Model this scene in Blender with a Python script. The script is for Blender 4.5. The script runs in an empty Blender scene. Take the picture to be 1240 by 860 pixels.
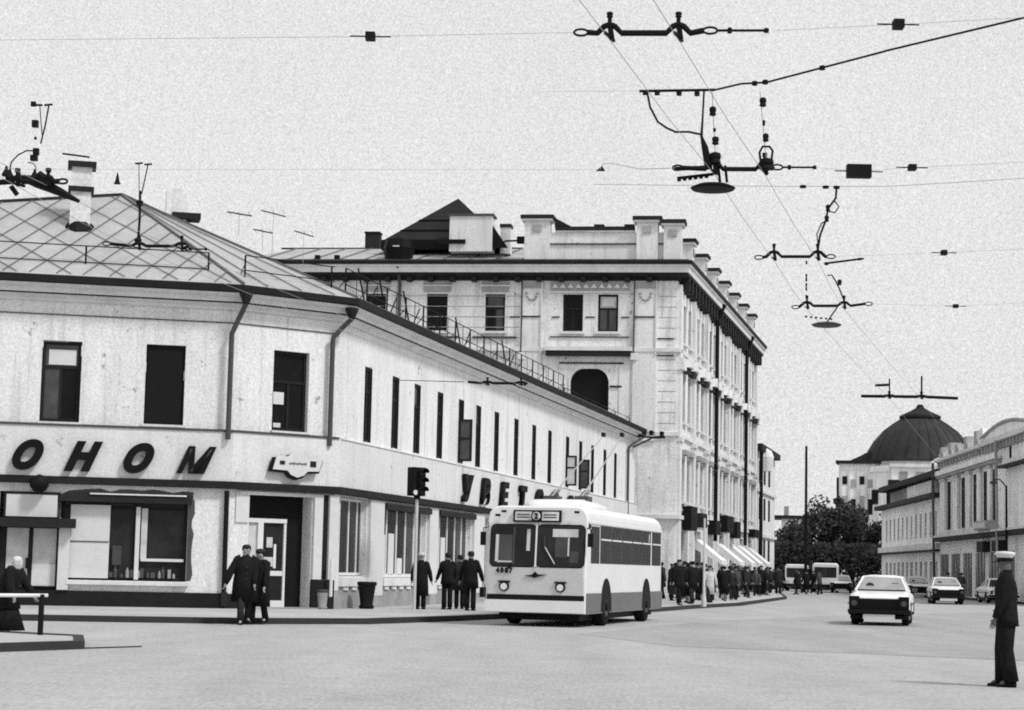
import bpy, bmesh, math, random
from mathutils import Vector, Matrix
random.seed(7)
PI = math.pi
R = math.radians
sc = bpy.context.scene
col = sc.collection

# ------------------------------------------------------------------ camera
EYE = Vector((0, 0, 1.45))
pit, rol = R(6.14), R(1.25)
fw = Vector((0, math.cos(pit), math.sin(pit)))
r0 = Vector((1, 0, 0)); u0 = Vector((0, -math.sin(pit), math.cos(pit)))
rt = r0 * math.cos(rol) + u0 * math.sin(rol)
up = -r0 * math.sin(rol) + u0 * math.cos(rol)
cd = bpy.data.cameras.new('camera'); cam = bpy.data.objects.new('camera', cd); col.objects.link(cam)
m = Matrix((rt, up, -fw)).transposed().to_4x4(); m.translation = EYE
cam.matrix_world = m
cd.sensor_width = 36; cd.lens = 36 * 2400 / 1240; cd.clip_start = .5; cd.clip_end = 6000
sc.camera = cam

# ------------------------------------------------------------------ sky and sun
SUN_AZ, SUN_EL = R(126), R(50)          # azimuth from +Y towards +X
w = bpy.data.worlds.new('World'); sc.world = w; w.use_nodes = True
nt = w.node_tree; nt.nodes.clear()
out = nt.nodes.new('ShaderNodeOutputWorld'); bg = nt.nodes.new('ShaderNodeBackground')
sky = nt.nodes.new('ShaderNodeTexSky'); sky.sky_type = 'NISHITA'; sky.sun_disc = False
sky.sun_elevation = SUN_EL; sky.sun_rotation = SUN_AZ; sky.dust_density = 4; sky.air_density = 1
bw = nt.nodes.new('ShaderNodeRGBToBW')
nt.links.new(sky.outputs[0], bw.inputs[0])
# thin even overcast: the clear sky's brightness pulled most of the way to one grey, faintly mottled
mix = nt.nodes.new('ShaderNodeMath'); mix.operation = 'MULTIPLY_ADD'; mix.inputs[1].default_value = .10; mix.inputs[2].default_value = 5.7
cl = nt.nodes.new('ShaderNodeMath'); cl.operation = 'MINIMUM'; cl.inputs[1].default_value = 12
nt.links.new(bw.outputs[0], cl.inputs[0]); nt.links.new(cl.outputs[0], mix.inputs[0])
tc = nt.nodes.new('ShaderNodeTexCoord')
def sky_noise(scale, detail, amp):
    n = nt.nodes.new('ShaderNodeTexNoise'); n.inputs['Scale'].default_value = scale; n.inputs['Detail'].default_value = detail
    nt.links.new(tc.outputs['Generated'], n.inputs['Vector'])
    a = nt.nodes.new('ShaderNodeMath'); a.operation = 'MULTIPLY_ADD'; a.inputs[1].default_value = amp; a.inputs[2].default_value = 1 - amp / 2
    nt.links.new(n.outputs['Fac'], a.inputs[0]); return a
n1 = sky_noise(6, 4, .14); n2 = sky_noise(1100, 1, .75)
mu = nt.nodes.new('ShaderNodeMath'); mu.operation = 'MULTIPLY'; nt.links.new(n1.outputs[0], mu.inputs[0]); nt.links.new(n2.outputs[0], mu.inputs[1])
mv = nt.nodes.new('ShaderNodeMath'); mv.operation = 'MULTIPLY'; nt.links.new(mu.outputs[0], mv.inputs[0]); nt.links.new(mix.outputs[0], mv.inputs[1])
nt.links.new(mv.outputs[0], bg.inputs['Color']); bg.inputs['Strength'].default_value = .1
nt.links.new(bg.outputs[0], out.inputs['Surface'])
sl = bpy.data.lights.new('sun', 'SUN'); sl.energy = 1.9; sl.angle = R(10); sl.color = (1, 1, 1)
so = bpy.data.objects.new('sun', sl); col.objects.link(so)
to_sun = Vector((math.sin(SUN_AZ) * math.cos(SUN_EL), math.cos(SUN_AZ) * math.cos(SUN_EL), math.sin(SUN_EL)))
so.rotation_euler = to_sun.to_track_quat('Z', 'Y').to_euler(); so.location = (20, -20, 40)
sc.view_settings.view_transform = 'Standard'; sc.view_settings.look = 'None'
sc.view_settings.exposure = 0.42; sc.view_settings.gamma = 1
sc.cycles.filter_width = 1.9
sc.cycles.use_denoising = False
sc.cycles.max_bounces = 5

# ------------------------------------------------------------------ materials (all grey: a black and white print)
MC = {}
def mat(name, v, rough=.8, grain=.10, gs=14, blot=.10, bs=.6, spec=.3, stretch=1.0, bump=0, metal=0, aniso=None, mid=0, speck=0, drip=0, brush=0):
    if name in MC: return MC[name]
    M = bpy.data.materials.new(name); M.use_nodes = True; t = M.node_tree; b = t.nodes['Principled BSDF']
    b.inputs['Roughness'].default_value = rough; b.inputs['Specular IOR Level'].default_value = spec; b.inputs['Metallic'].default_value = metal
    g = t.nodes.new('ShaderNodeNewGeometry')
    mp = t.nodes.new('ShaderNodeMapping'); mp.inputs['Scale'].default_value = aniso or (1, 1, stretch)
    src = g.outputs['Position']
    t.links.new(src, mp.inputs[0])
    def nz(scale, det, vec):
        n = t.nodes.new('ShaderNodeTexNoise'); n.inputs['Scale'].default_value = scale; n.inputs['Detail'].default_value = det
        n.inputs['Roughness'].default_value = .65; t.links.new(vec, n.inputs['Vector']); return n.outputs['Fac']
    def math_(op, a, b_, c=None):
        n = t.nodes.new('ShaderNodeMath'); n.operation = op
        for i, x in enumerate((a, b_, c)):
            if x is None: continue
            if isinstance(x, (int, float)): n.inputs[i].default_value = x
            else: t.links.new(x, n.inputs[i])
        return n.outputs[0]
    a = math_('MULTIPLY_ADD', nz(gs, 2, src), grain * 4, 1 - grain * 2)
    c = math_('MULTIPLY_ADD', nz(bs, 5, mp.outputs[0]), blot * 4, 1 - blot * 2)
    def ramp(x, lo, hi, dark):
        n = t.nodes.new('ShaderNodeMapRange'); n.inputs['From Min'].default_value = lo; n.inputs['From Max'].default_value = hi; n.inputs['To Min'].default_value = 1; n.inputs['To Max'].default_value = 1 - dark
        t.links.new(x, n.inputs['Value']); return n.outputs[0]
    if speck: c = math_('MULTIPLY', c, ramp(nz(2.1, 4, src), .655, .70, speck))
    if drip:
        m2 = t.nodes.new('ShaderNodeMapping'); m2.inputs['Scale'].default_value = (1, 1, .07); t.links.new(src, m2.inputs[0])
        c = math_('MULTIPLY', c, ramp(nz(3.2, 5, m2.outputs[0]), .52, .72, drip))
    if mid: c = math_('MULTIPLY', c, math_('MULTIPLY_ADD', nz(1.1, 4, src), mid * 4, 1 - mid * 2))
    if brush:       # grit and tyre brushing drawn out along the street
        m3 = t.nodes.new('ShaderNodeMapping'); m3.inputs['Scale'].default_value = (13, 1.9, 1); m3.inputs['Rotation'].default_value = (0, 0, R(4)); t.links.new(src, m3.inputs[0])
        c = math_('MULTIPLY', c, math_('MULTIPLY_ADD', nz(1.6, 3, m3.outputs[0]), brush * 4, 1 - brush * 2))
    f = math_('MULTIPLY', math_('MULTIPLY', a, c), v)
    f = math_('MAXIMUM', f, .004)
    cc = t.nodes.new('ShaderNodeCombineColor')
    for i in range(3): t.links.new(f, cc.inputs[i])
    t.links.new(cc.outputs[0], b.inputs['Base Color'])
    if bump:
        bp = t.nodes.new('ShaderNodeBump'); bp.inputs['Strength'].default_value = bump; bp.inputs['Distance'].default_value = .02
        t.links.new(nz(gs, 3, src), bp.inputs['Height']); t.links.new(bp.outputs[0], b.inputs['Normal'])
    MC[name] = M; return M
plaster = mat('plaster', .70, .9, .22, 15, .12, .8, stretch=.22, bump=.2, speck=.5, drip=.28)
plaster2 = mat('plaster_old', .72, .9, .20, 8, .20, .9, stretch=.25, bump=.2, speck=.55, drip=.40)
fascia_m = mat('fascia_panel', .66, .6, .15, 15, .09, .6, speck=.35, drip=.15)
mould = mat('moulding', .66, .85, .12, 12, .18, .9)
plinth_m = mat('plinth_stone', .018, .7, .12, 12, .2, 1.2, spec=.06)
stone_m = mat('grey_stone', .30, .85, .12, 8, .25, 1.5)
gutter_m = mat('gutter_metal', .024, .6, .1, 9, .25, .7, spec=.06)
roof_m = mat('roof_sheet', .37, .6, .14, 12, .2, .9, spec=.4)
roof_dark = mat('roof_dark', .025, .7, .12, 6, .25, .7, spec=.06)
seam_m = mat('seam_metal', .14, .6, .1, 8, .2, .8)
iron = mat('iron', .012, .6, .1, 20, .1, 2, spec=.06)
iron_g = mat('iron_grey', .06, .6, .1, 20, .15, 2)
pole_m = mat('pole_metal', .32, .5, .05, 9, .05, 1)
wire_m = mat('wire', .30, .5, .05, 9, .05, 1)
black = mat('letter_black', .010, .5, .1, 20, .1, 2, spec=.06)
frame_d = mat('frame_dark', .02, .6, .1, 14, .15, 1.5, spec=.06)
frame_w = mat('frame_white', .68, .6, .06, 14, .08, 1.2)
glass = mat('window_glass', .008, .25, .2, 3, .35, 1.2, spec=.10)
glass_g = mat('window_glass_grey', .05, .2, .3, 2.5, .4, 1.5, spec=.45)
glass_s = mat('shop_glass', .022, .2, .3, 1.6, .5, .9, spec=.14)  # blotchy grey puts soft reflections into the glass colour
glass_b = mat('bus_glass', .010, .35, .3, 3, .4, 1.2, spec=.06)
glass_far = mat('far_window', .012, .6, .1, 3, .2, 1, spec=.1)
curtain = mat('curtain', .55, .9, .1, 5, .2, 1.4)
board_m = mat('board_white', .62, .8, .05, 6, .08, .7)
asphalt = mat('asphalt', .37, .95, .20, 20, .16, .55, bump=.1, spec=.12, aniso=(1, .16, 1), mid=.08, speck=.2, brush=.20)
asphalt_old = mat('asphalt_old', .325, .95, .20, 20, .18, .6, bump=.1, spec=.12, aniso=(1, .16, 1), mid=.1, speck=.2, brush=.20)
pave_m = mat('pavement_asphalt', .42, .95, .18, 15, .22, .3, spec=.15)
kerb_m = mat('kerb_stone', .03, .8, .15, 9, .2, .8)
isl_m = mat('island_paving', .40, .95, .08, 11, .1, .5)
bus_w = mat('bus_white', .72, .35, .07, 16, .06, .8, spec=.5)
bus_g = mat('bus_front_grey', .54, .4, .08, 16, .08, .8, spec=.5)  # panel grey with the front's shade held in its tone
bus_d = mat('bus_skirt', .13, .5, .07, 8, .1, 1)
bus_k = mat('bus_black', .012, .6, .1, 9, .1, 1, spec=.06)
chrome = mat('chrome', .55, .25, .03, 9, .03, 1, spec=.6)
tyre = mat('tyre', .012, .9, .1, 15, .1, 1, spec=.06)
car_w = mat('car_paint', .78, .25, .02, 6, .03, 1, spec=.5)
wscr = mat('windscreen', .30, .12, .05, 3, .25, 1.2, spec=.6)  # pale grey base colour stands for sky mirrored in the glass
lampg = mat('lamp_glass', .70, .2, .05, 9, .05, 1, spec=.6)
coat_k = mat('coat_black', .014, .95, .25, 14, .25, 3, spec=.06, bump=1)
coat_d = mat('coat_dark', .028, .95, .2, 14, .25, 3, spec=.06, bump=1)
coat_g = mat('coat_grey', .07, .95, .2, 18, .2, 3, spec=.05)
coat_l = mat('coat_light', .55, .9, .1, 12, .1, 2)
skin_m = mat('skin', .30, .6, .05, 20, .08, 4)
skin_d = mat('skin_shaded_hand', .10, .6, .05, 20, .08, 4)
hair_m = mat('hair', .012, .8, .1, 30, .1, 5)
scarf_m = mat('headscarf', .55, .9, .35, 16, .45, 9)
leaf_m = mat('leaf', .03, .8, .25, 3, .35, .5, spec=.1)
leaf_m2 = mat('leaf_light', .055, .8, .25, 3, .35, .5, spec=.1)
bark_m = mat('bark', .03, .9, .1, 9, .2, 1)
dome_m = mat('dome_metal', .03, .7, .2, 3, .4, .45, spec=.2)
awn_m = mat('awning_cloth', .78, .8, .05, 5, .08, 1)
brick_far = mat('far_wall', .88, .9, .17, 5, .18, .6, stretch=.4, speck=.5, drip=.4)
grey_far = mat('far_wall_grey', .34, .9, .14, 2.2, .25, .4, stretch=.4)

# ------------------------------------------------------------------ mesh builder
class Frame:
    """a facade: t runs along it, n out of it, z up"""
    def __init__(s, p, ang):
        s.o = Vector((p[0], p[1], 0)); s.d = Vector((math.cos(R(ang)), math.sin(R(ang)), 0)); s.n = Vector((s.d.y, -s.d.x, 0))
    def P(s, t, n, z): return s.o + s.d * t + s.n * n + Vector((0, 0, z))
class World:
    def P(s, x, y, z): return Vector((x, y, z))
W0 = World()
class MB:
    def __init__(s): s.v = []; s.f = []
    def add(s, vs, fs):
        k = len(s.v); s.v += [Vector(v) for v in vs]; s.f += [tuple(i + k for i in f) for f in fs]; return s
    def box(s, F, a0, a1, b0, b1, c0, c1):
        vs = [F.P(a, b, c) for c in (c0, c1) for a, b in ((a0, b0), (a1, b0), (a1, b1), (a0, b1))]
        return s.add(vs, [(3, 2, 1, 0), (4, 5, 6, 7), (0, 1, 5, 4), (1, 2, 6, 5), (2, 3, 7, 6), (3, 0, 4, 7)])
    def quad(s, *p): return s.add(p, [tuple(range(len(p)))])
    def prism(s, pts, vec):
        n = len(pts); vec = Vector(vec); pts = [Vector(p) for p in pts]
        return s.add(pts + [p + vec for p in pts], [tuple(range(n))[::-1], tuple(range(n, 2 * n))] + [(i, (i + 1) % n, (i + 1) % n + n, i + n) for i in range(n)])
    def tube(s, path, r, n=6, cap=True):
        path = [Vector(p) for p in path]; rs = r if isinstance(r, (list, tuple)) else [r] * len(path)
        vs = []; prev = None
        for i, p in enumerate(path):
            d = (path[min(i + 1, len(path) - 1)] - path[max(i - 1, 0)])
            d = d.normalized() if d.length > 1e-9 else Vector((0, 0, 1))
            a = d.orthogonal().normalized() if prev is None else (prev - d * prev.dot(d)).normalized()
            prev = a; b = d.cross(a)
            for k in range(n):
                q = 2 * PI * k / n; vs.append(p + (a * math.cos(q) + b * math.sin(q)) * rs[i])
        fs = [(i * n + k, i * n + (k + 1) % n, (i + 1) * n + (k + 1) % n, (i + 1) * n + k) for i in range(len(path) - 1) for k in range(n)]
        if cap: fs += [tuple(range(n))[::-1], tuple(range((len(path) - 1) * n, len(path) * n))]
        return s.add(vs, fs)
    def rings(s, rings, cap=True):
        n = len(rings[0]); vs = [Vector(p) for r_ in rings for p in r_]
        fs = [(i * n + k, i * n + (k + 1) % n, (i + 1) * n + (k + 1) % n, (i + 1) * n + k) for i in range(len(rings) - 1) for k in range(n)]
        if cap: fs += [tuple(range(n))[::-1], tuple(range((len(rings) - 1) * n, len(rings) * n))]
        return s.add(vs, fs)
    def lathe(s, c, prof, n=16, sx=1, sy=1):
        c = Vector(c)
        return s.rings([[c + Vector((r * sx * math.cos(2 * PI * k / n), r * sy * math.sin(2 * PI * k / n), z)) for k in range(n)] for r, z in prof])
    def disc(s, c, ax, r, h, n=16):
        c = Vector(c); ax = Vector(ax).normalized(); return s.tube([c - ax * h / 2, c + ax * h / 2], r, n)
    def sweep(s, lines, prof, close=False):
        """lines: function n -> list of xy points (mitred offset); prof: [(n, z)] cross-section"""
        rr = []
        cols = [lines(n) for n, z in prof]
        for i in range(len(cols[0])): rr.append([Vector((cols[k][i][0], cols[k][i][1], prof[k][1])) for k in range(len(prof))])
        return s.rings(rr)
    def build(s, name, mt, parent=None, smooth=False):
        me = bpy.data.meshes.new(name)
        off = Vector((0, 0, 0))
        if parent is not None:
            p = parent
            while p.parent is not None: p = p.parent
            off = p.location
        me.from_pydata([v - off for v in s.v], [], s.f); me.materials.append(mt)
        bm = bmesh.new(); bm.from_mesh(me); bmesh.ops.recalc_face_normals(bm, faces=bm.faces); bm.to_mesh(me); bm.free()
        if smooth:
            for p in me.polygons: p.use_smooth = True
        o = bpy.data.objects.new(name, me); col.objects.link(o)
        if parent is not None: o.parent = parent
        return o
def tag(o, label=None, cat=None, group=None, kind=None):
    for k, v in (('label', label), ('category', cat), ('group', group), ('kind', kind)):
        if v: o[k] = v
    return o
def thing(name, label, cat, loc=(0, 0, 0), group=None):
    o = bpy.data.objects.new(name, None); col.objects.link(o); o.location = loc; o.empty_display_size = .2
    return tag(o, label, cat, group)
def copy_tree(o, loc=None, rz=None, label=None, group=None, parent=None):
    c = o.copy(); col.objects.link(c)
    if parent is not None: c.parent = parent
    for ch in list(o.children): copy_tree(ch, parent=c)
    if loc is not None: c.location = loc
    if rz is not None: c.rotation_euler = (0, 0, rz)
    if label: c['label'] = label
    if group: c['group'] = group
    return c
def offsetter(pts):
    pts = [Vector((p[0], p[1])) for p in pts]
    def f(n):
        o = []
        for i, p in enumerate(pts):
            ns = []
            if i > 0: d = (p - pts[i - 1]).normalized(); ns.append(Vector((d.y, -d.x)))
            if i < len(pts) - 1: d = (pts[i + 1] - p).normalized(); ns.append(Vector((d.y, -d.x)))
            if len(ns) == 2: b = (ns[0] + ns[1]).normalized(); o.append(p + b * (n / b.dot(ns[0])))
            else: o.append(p + ns[0] * n)
        return o
    return f
def wall(mb, F, t0, t1, z0, z1, openings, depth=.2, n=0):
    ts = sorted(set([t0, t1] + [q for o in openings for q in o[:2] if t0 < q < t1])); zs = sorted(set([z0, z1] + [q for o in openings for q in o[2:4] if z0 < q < z1]))
    for i in range(len(ts) - 1):
        run = None
        for j in range(len(zs) - 1):
            tm, zm = (ts[i] + ts[i + 1]) / 2, (zs[j] + zs[j + 1]) / 2
            hole = any(o[0] < tm < o[1] and o[2] < zm < o[3] for o in openings)
            if not hole and run is None: run = zs[j]
            if run is not None and (hole or j == len(zs) - 2):
                zt = zs[j] if hole else zs[j + 1]
                mb.quad(F.P(ts[i], n, run), F.P(ts[i + 1], n, run), F.P(ts[i + 1], n, zt), F.P(ts[i], n, zt)); run = None
    for a, b, c, d in [o[:4] for o in openings]:
        for p, q in (((a, c), (b, c)), ((b, c), (b, d)), ((b, d), (a, d)), ((a, d), (a, c))):
            mb.quad(F.P(p[0], n, p[1]), F.P(q[0], n, q[1]), F.P(q[0], n - depth, q[1]), F.P(p[0], n - depth, p[1]))
def window(parent, F, t0, t1, z0, z1, n, verts=(.5,), bars=(.7,), fm=None, gm=None, th=.07, name='window', topsplit=True, gms=None):
    """frame of bars at depth n, with one pane per light as sub-parts"""
    fm = fm or frame_d; gm = gm or glass
    mb = MB(); W = t1 - t0; H = z1 - z0
    mb.box(F, t0, t0 + th, n, n + .06, z0, z1); mb.box(F, t1 - th, t1, n, n + .06, z0, z1)
    mb.box(F, t0 + th, t1 - th, n, n + .06, z0, z0 + th); mb.box(F, t0 + th, t1 - th, n, n + .06, z1 - th, z1)
    zz = [z0 + th] + [z0 + H * b for b in bars] + [z1 - th]
    for b in bars: mb.box(F, t0 + th, t1 - th, n, n + .055, z0 + H * b - th / 2, z0 + H * b + th / 2)
    tt = [t0 + th] + [t0 + W * b for b in verts] + [t1 - th]
    ztop = (z0 + H * bars[-1] - th / 2) if (bars and not topsplit) else z1 - th
    for b in verts: mb.box(F, t0 + W * b - th / 2, t0 + W * b + th / 2, n, n + .05, z0 + th, ztop)
    o = mb.build(name, fm, parent); k = 0
    for j in range(len(zz) - 1):
        rng = [(tt[0], tt[-1])] if (not topsplit and j == len(zz) - 2) else [(tt[i], tt[i + 1]) for i in range(len(tt) - 1)]
        for a, b in rng:
            g = (gms[k % len(gms)] if gms else gm); k += 1
            MB().box(F, a - .01, b + .01, n + .005, n + .02, zz[j] - .01, zz[j + 1] + .01).build('pane', g, o)
    return o
def text_mesh(ch, size, depth, shear=0, bold=0):
    cu = bpy.data.curves.new('letter', 'FONT'); cu.body = ch; cu.size = size; cu.extrude = depth / 2; cu.shear = shear; cu.offset = bold; cu.align_x = 'CENTER'; cu.resolution_u = 3
    o = bpy.data.objects.new('letter', cu); col.objects.link(o)
    dg = bpy.context.evaluated_depsgraph_get(); me = bpy.data.meshes.new_from_object(o.evaluated_get(dg)); me.name = 'letter'
    bpy.data.objects.remove(o); bpy.data.curves.remove(cu); return me
def text_part(ch, F, t, n, z, size, depth, mt, parent, shear=0, bold=0, sx=1, name='letter'):
    """letters standing on the facade plane F, base line at z"""
    me = text_mesh(ch, size, depth, shear, bold)
    off = parent.location if parent.parent is None else parent.parent.location
    for v in me.vertices:
        x, y, q = v.co; v.co = F.P(t + x * sx, n + q, z + y) - off
    me.materials.clear(); me.materials.append(mt)
    o = bpy.data.objects.new(name, me); col.objects.link(o); o.parent = parent; return o

# ------------------------------------------------------------------ ground
def structure(mb, name, mt, **k): return tag(mb.build(name, mt, **k), kind='structure')
structure(MB().quad((-1500, -60, 0), (1500, -60, 0), (1500, 3000, 0), (-1500, 3000, 0)), 'road', asphalt)
FA = Frame((-14.1, 55.7), 13); FC = Frame((-8.03, 57.10), 38); FB = Frame((-5.21, 59.30), 76.8)
FF = Frame((9.63, 115), -8); FS = Frame((9.63, 115), 77)
kerb_line = [(-24, 45.2), (-14, 45.7), (-9.0, 46.6), (-6.1, 47.3), (-3.4, 49.3), (-1.3, 54.0), (.6, 59.3), (5.5, 72.3), (7.6, 80.2), (10.4, 89), (16.4, 117), (20.5, 150), (25, 180), (27.5, 200)]
back_line = [(46, 260), (10, 260), (-30, 120), (-40, 60), (-40, 47)]
structure(MB().prism([(x, y, .004) for x, y in [( -40, 45.2)] + kerb_line + back_line[:-1]], (0, 0, .126)), 'pavement', pave_m)
koff = offsetter(kerb_line)
structure(MB().sweep(koff, [(.02, .0), (.02, .145), (-.16, .145), (-.16, .0)]), 'kerb', kerb_m)
# pavement along the far right side
structure(MB().prism([(27.5, 60, .004), (60, 60, .004), (60, 215, .004), (35.2, 215, .004), (30.2, 121, .004)], (0, 0, .126)), 'pavement', pave_m)
structure(MB().sweep(offsetter([(35.2, 215), (30.2, 121), (27.5, 60)]), [(.02, .0), (.02, .145), (-.16, .145), (-.16, .0)]), 'kerb', kerb_m)
PATCH = [(1.63, 45.3), (6.16, 60.3), (14.1, 76.4), (27, 95), (27, 30), (10.0, 35.4), (6.05, 37.8), (3.35, 39.1)]
# darker worn strip of older asphalt along the far lanes of the crossing
structure(MB().quad(*[Vector((x, y, .004)) for x, y in PATCH]), 'worn_asphalt', asphalt_old)
# refuge island, bottom left
structure(MB().prism([(-12.5, 22.6, .004), (-6.84, 32.4, .004), (-7.4, 34.9, .004), (-9.2, 36.0, .004), (-16.5, 26, .004)], (0, 0, .11)), 'traffic_island', isl_m)
structure(MB().sweep(offsetter([(-12.5, 22.6), (-6.84, 32.4), (-7.4, 34.9), (-9.2, 36.0)]), [(.03, 0), (.03, .135), (-.14, .135), (-.14, 0)]), 'kerb', kerb_m)
structure(MB().prism([(-6.8, 32.5, .004), (-6.1, 33.6, .004), (-6.15, 33.68, .004), (-6.85, 32.6, .004)], (0, 0, .015)), 'drain_channel', kerb_m)

# ------------------------------------------------------------------ corner shop building
LB = 53.6
A_L = -9.0
shop = thing('shop_building', 'pale two storey corner building with metal hip roof and long shop band', 'building', (-8.03, 57.10, 0))
pA, pE, pC, pB = FA.P(A_L, 0, 0), FA.P(6.23, 0, 0), FC.P(3.58, 0, 0), FB.P(LB, 0, 0)
FC.d = (pC - pE).normalized(); FC.n = Vector((FC.d.y, -FC.d.x, 0)); FC.o = Vector((pE.x, pE.y, 0))
FB.o = Vector((pC.x, pC.y, 0)); LC = (pC - pE).length
front = offsetter([pA, pE, pC, pB])
winA = [(.81, 1.91, 5.29, 7.60), (3.71, 4.83, 5.32, 7.62), (-2.2, -1.1, 5.29, 7.6), (-5.2, -4.1, 5.29, 7.6)]
winC = [(1.32, 2.55, 5.31, 7.68)]
winBt = [2.62, 5.66, 8.3, 11.3, 14.3, 16.95, 19.95, 23.45, 26.9, 30.2, 34.2, 37.4, 40.5, 43.9, 47.0]
winB = [(t + .05, t + .85, 5.28, 7.66) for t in winBt]
shopA = [(1.53, 5.08, .86, 3.22), (-.16, 1.5, .0, 3.3), (-5.5, -1.6, .86, 3.22)]
shopC = [(.67, 2.80, .12, 3.5)]
shopB = [(.62, 3.28, 1.1, 3.5), (4.95, 10.25, 1.05, 3.42), (11.6, 16.6, 1.05, 3.40), (18.45, 19.5, .1, 3.38)]
for k in range(5): shopB.append((20.7 + k * 6.4, 25.7 + k * 6.4, 1.05, 3.4))
wm = MB()
wall(wm, FA, A_L, 6.23, 0, 9.0, winA + shopA, .3)
wall(wm, FC, 0, LC, 0, 9.0, winC + shopC, .5)
wall(wm, FB, 0, LB, 0, 9.0, winB + shopB, .22)
bk = [FB.P(LB, -13, 0), FC.P(-2.2, -13.5, 0), FA.P(A_L, -11, 0)]
for a, b in ((pB, bk[0]), (bk[0], bk[1]), (bk[1], bk[2]), (bk[2], pA)):
    wm.quad(a, b, b + Vector((0, 0, 9)), a + Vector((0, 0, 9)))
wm.build('wall', plaster, shop)
# cornice mouldings, gutter, sill course, shop band
MB().sweep(front, [(.0, 8.72), (.08, 8.72), (.10, 8.80), (.24, 8.86), (.26, 8.93), (.0, 8.93)]).build('lower_moulding', mould, shop)
MB().sweep(front, [(.0, 8.93), (.30, 8.935), (.34, 9.06), (.52, 9.10), (.54, 9.17), (.0, 9.17)]).build('cornice', mould, shop)
MB().sweep(front, [(.30, 8.925), (.30, 8.895), (.27, 8.895), (.27, 8.925)]).build('shade_line_strip', gutter_m, shop)  # dark strip placed as the shade line between the two mouldings
MB().sweep(front, [(.50, 9.18), (.66, 9.20), (.70, 9.38), (.62, 9.40), (.5, 9.30)]).build('gutter', gutter_m, shop)
MB().sweep(offsetter([pA, pE, pC]), [(.0, 8.33), (.03, 8.33), (.03, 8.36), (.0, 8.36)]).build('string_course', iron_g, shop)
MB().sweep(front, [(.0, 3.62), (.16, 3.62), (.16, 5.17), (.0, 5.17)]).build('shop_band', fascia_m, shop)
MB().sweep(offsetter([pA, pE, pC]), [(.0, 5.175), (.20, 5.175), (.20, 5.22), (.0, 5.25)]).build('band_flashing', iron_g, shop)  # flashing, its dark tone also drawing a shadow line
MB().sweep(offsetter([pC, pB]), [(.0, 5.175), (.19, 5.175), (.19, 5.20), (.0, 5.21)]).build('band_flashing', mould, shop)
MB().sweep(front, [(.0, 3.54), (.22, 3.55), (.24, 3.75), (.165, 3.75), (.165, 3.615), (.0, 3.615)]).build('band_edge', gutter_m, shop)  # dark strip coloured for the shaded gap beneath the band
p = MB(); p.box(FA, A_L, -.16, 0, .07, 0, .58); p.box(FA, -.16, 6.26, 0, .07, 0.02, .56); p.box(FC, .02, .66, 0, .06, 0, .55); p.box(FC, 2.82, LC + .04, 0, .08, .0, .98); p.build('plinth', plinth_m, shop)
p = MB()
for a, b in ((.05, 3.4), (4.9, 10.3), (11.5, 16.7), (19.6, LB)): p.box(FB, a, b, 0, .05, 0, .68)
p.build('stone_plinth', stone_m, shop)
for a, b in ((.6, 3.5), (4.9, 10.3), (11.5, 16.7), (20.6, 25.8)):
    p = MB(); p.box(FB, a, b, 0, .14, .80, 1.06); k = a + .3
    while k < b - .4: p.box(FB, k, k + .45, .02, .10, .68, .80); k += .85
    p.build('window_ledge', mould, shop)
for a, b in ((3.36, 4.85), (10.35, 11.5), (16.7, 18.35), (19.6, 20.6), (25.8, 27.0), (32.2, 33.4)):
    MB().box(FB, a, b, .0, .12, .5, 3.49).build('pilaster', board_m, shop)
    MB().box(FB, a - .05, b + .05, .0, .2, .0, .5).build('pilaster_base', stone_m, shop)
MB().box(FC, 2.84, 3.14, -.02, .1, 1.0, 3.49).build('pilaster', board_m, shop)
MB().box(FC, 3.36, LC + .1, .0, .12, 1.0, 3.49).build('pilaster', board_m, shop)
MB().box(FC, 3.15, 3.35, -.02, .03, 1.0, 3.49).build('shutter_strip', frame_d, shop)
# upper windows
for i, o in enumerate(winA):
    gms = None
    if i == 0: gms = [glass_g, glass, glass_g]
    wd = window(shop, FA, o[0] + .02, o[1] - .02, o[2] + .02, o[3] - .02, -.2, (.5,), (.68,), topsplit=False, th=.08, gms=gms)
    if i == 0: MB().box(FA, 1.0, 1.76, -.175, -.165, 6.93, 7.36).build('blind', board_m, wd)
    if i == 1: MB().box(FA, 3.74, 4.80, -.12, -.10, 5.35, 7.58).build('night_shutter', bus_k, wd)
    MB().box(FA, o[0] - .06, o[1] + .06, -.1, .10, o[2] - .07, o[2]).build('window_sill', mould, shop)
wd = window(shop, FC, 1.34, 2.53, 5.33, 7.66, -.2, (.5,), (.62,), topsplit=False, th=.08)
MB().box(FC, 1.42, 1.78, -.145, -.13, 6.1, 6.46).build('paper_note', board_m, wd)
MB().box(FC, 1.45, 1.7, -.15, -.135, 5.42, 5.55).build('paper_note', curtain, wd)
MB().box(FC, 1.28, 2.6, -.1, .10, 5.25, 5.31).build('window_sill', mould, shop)
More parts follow.
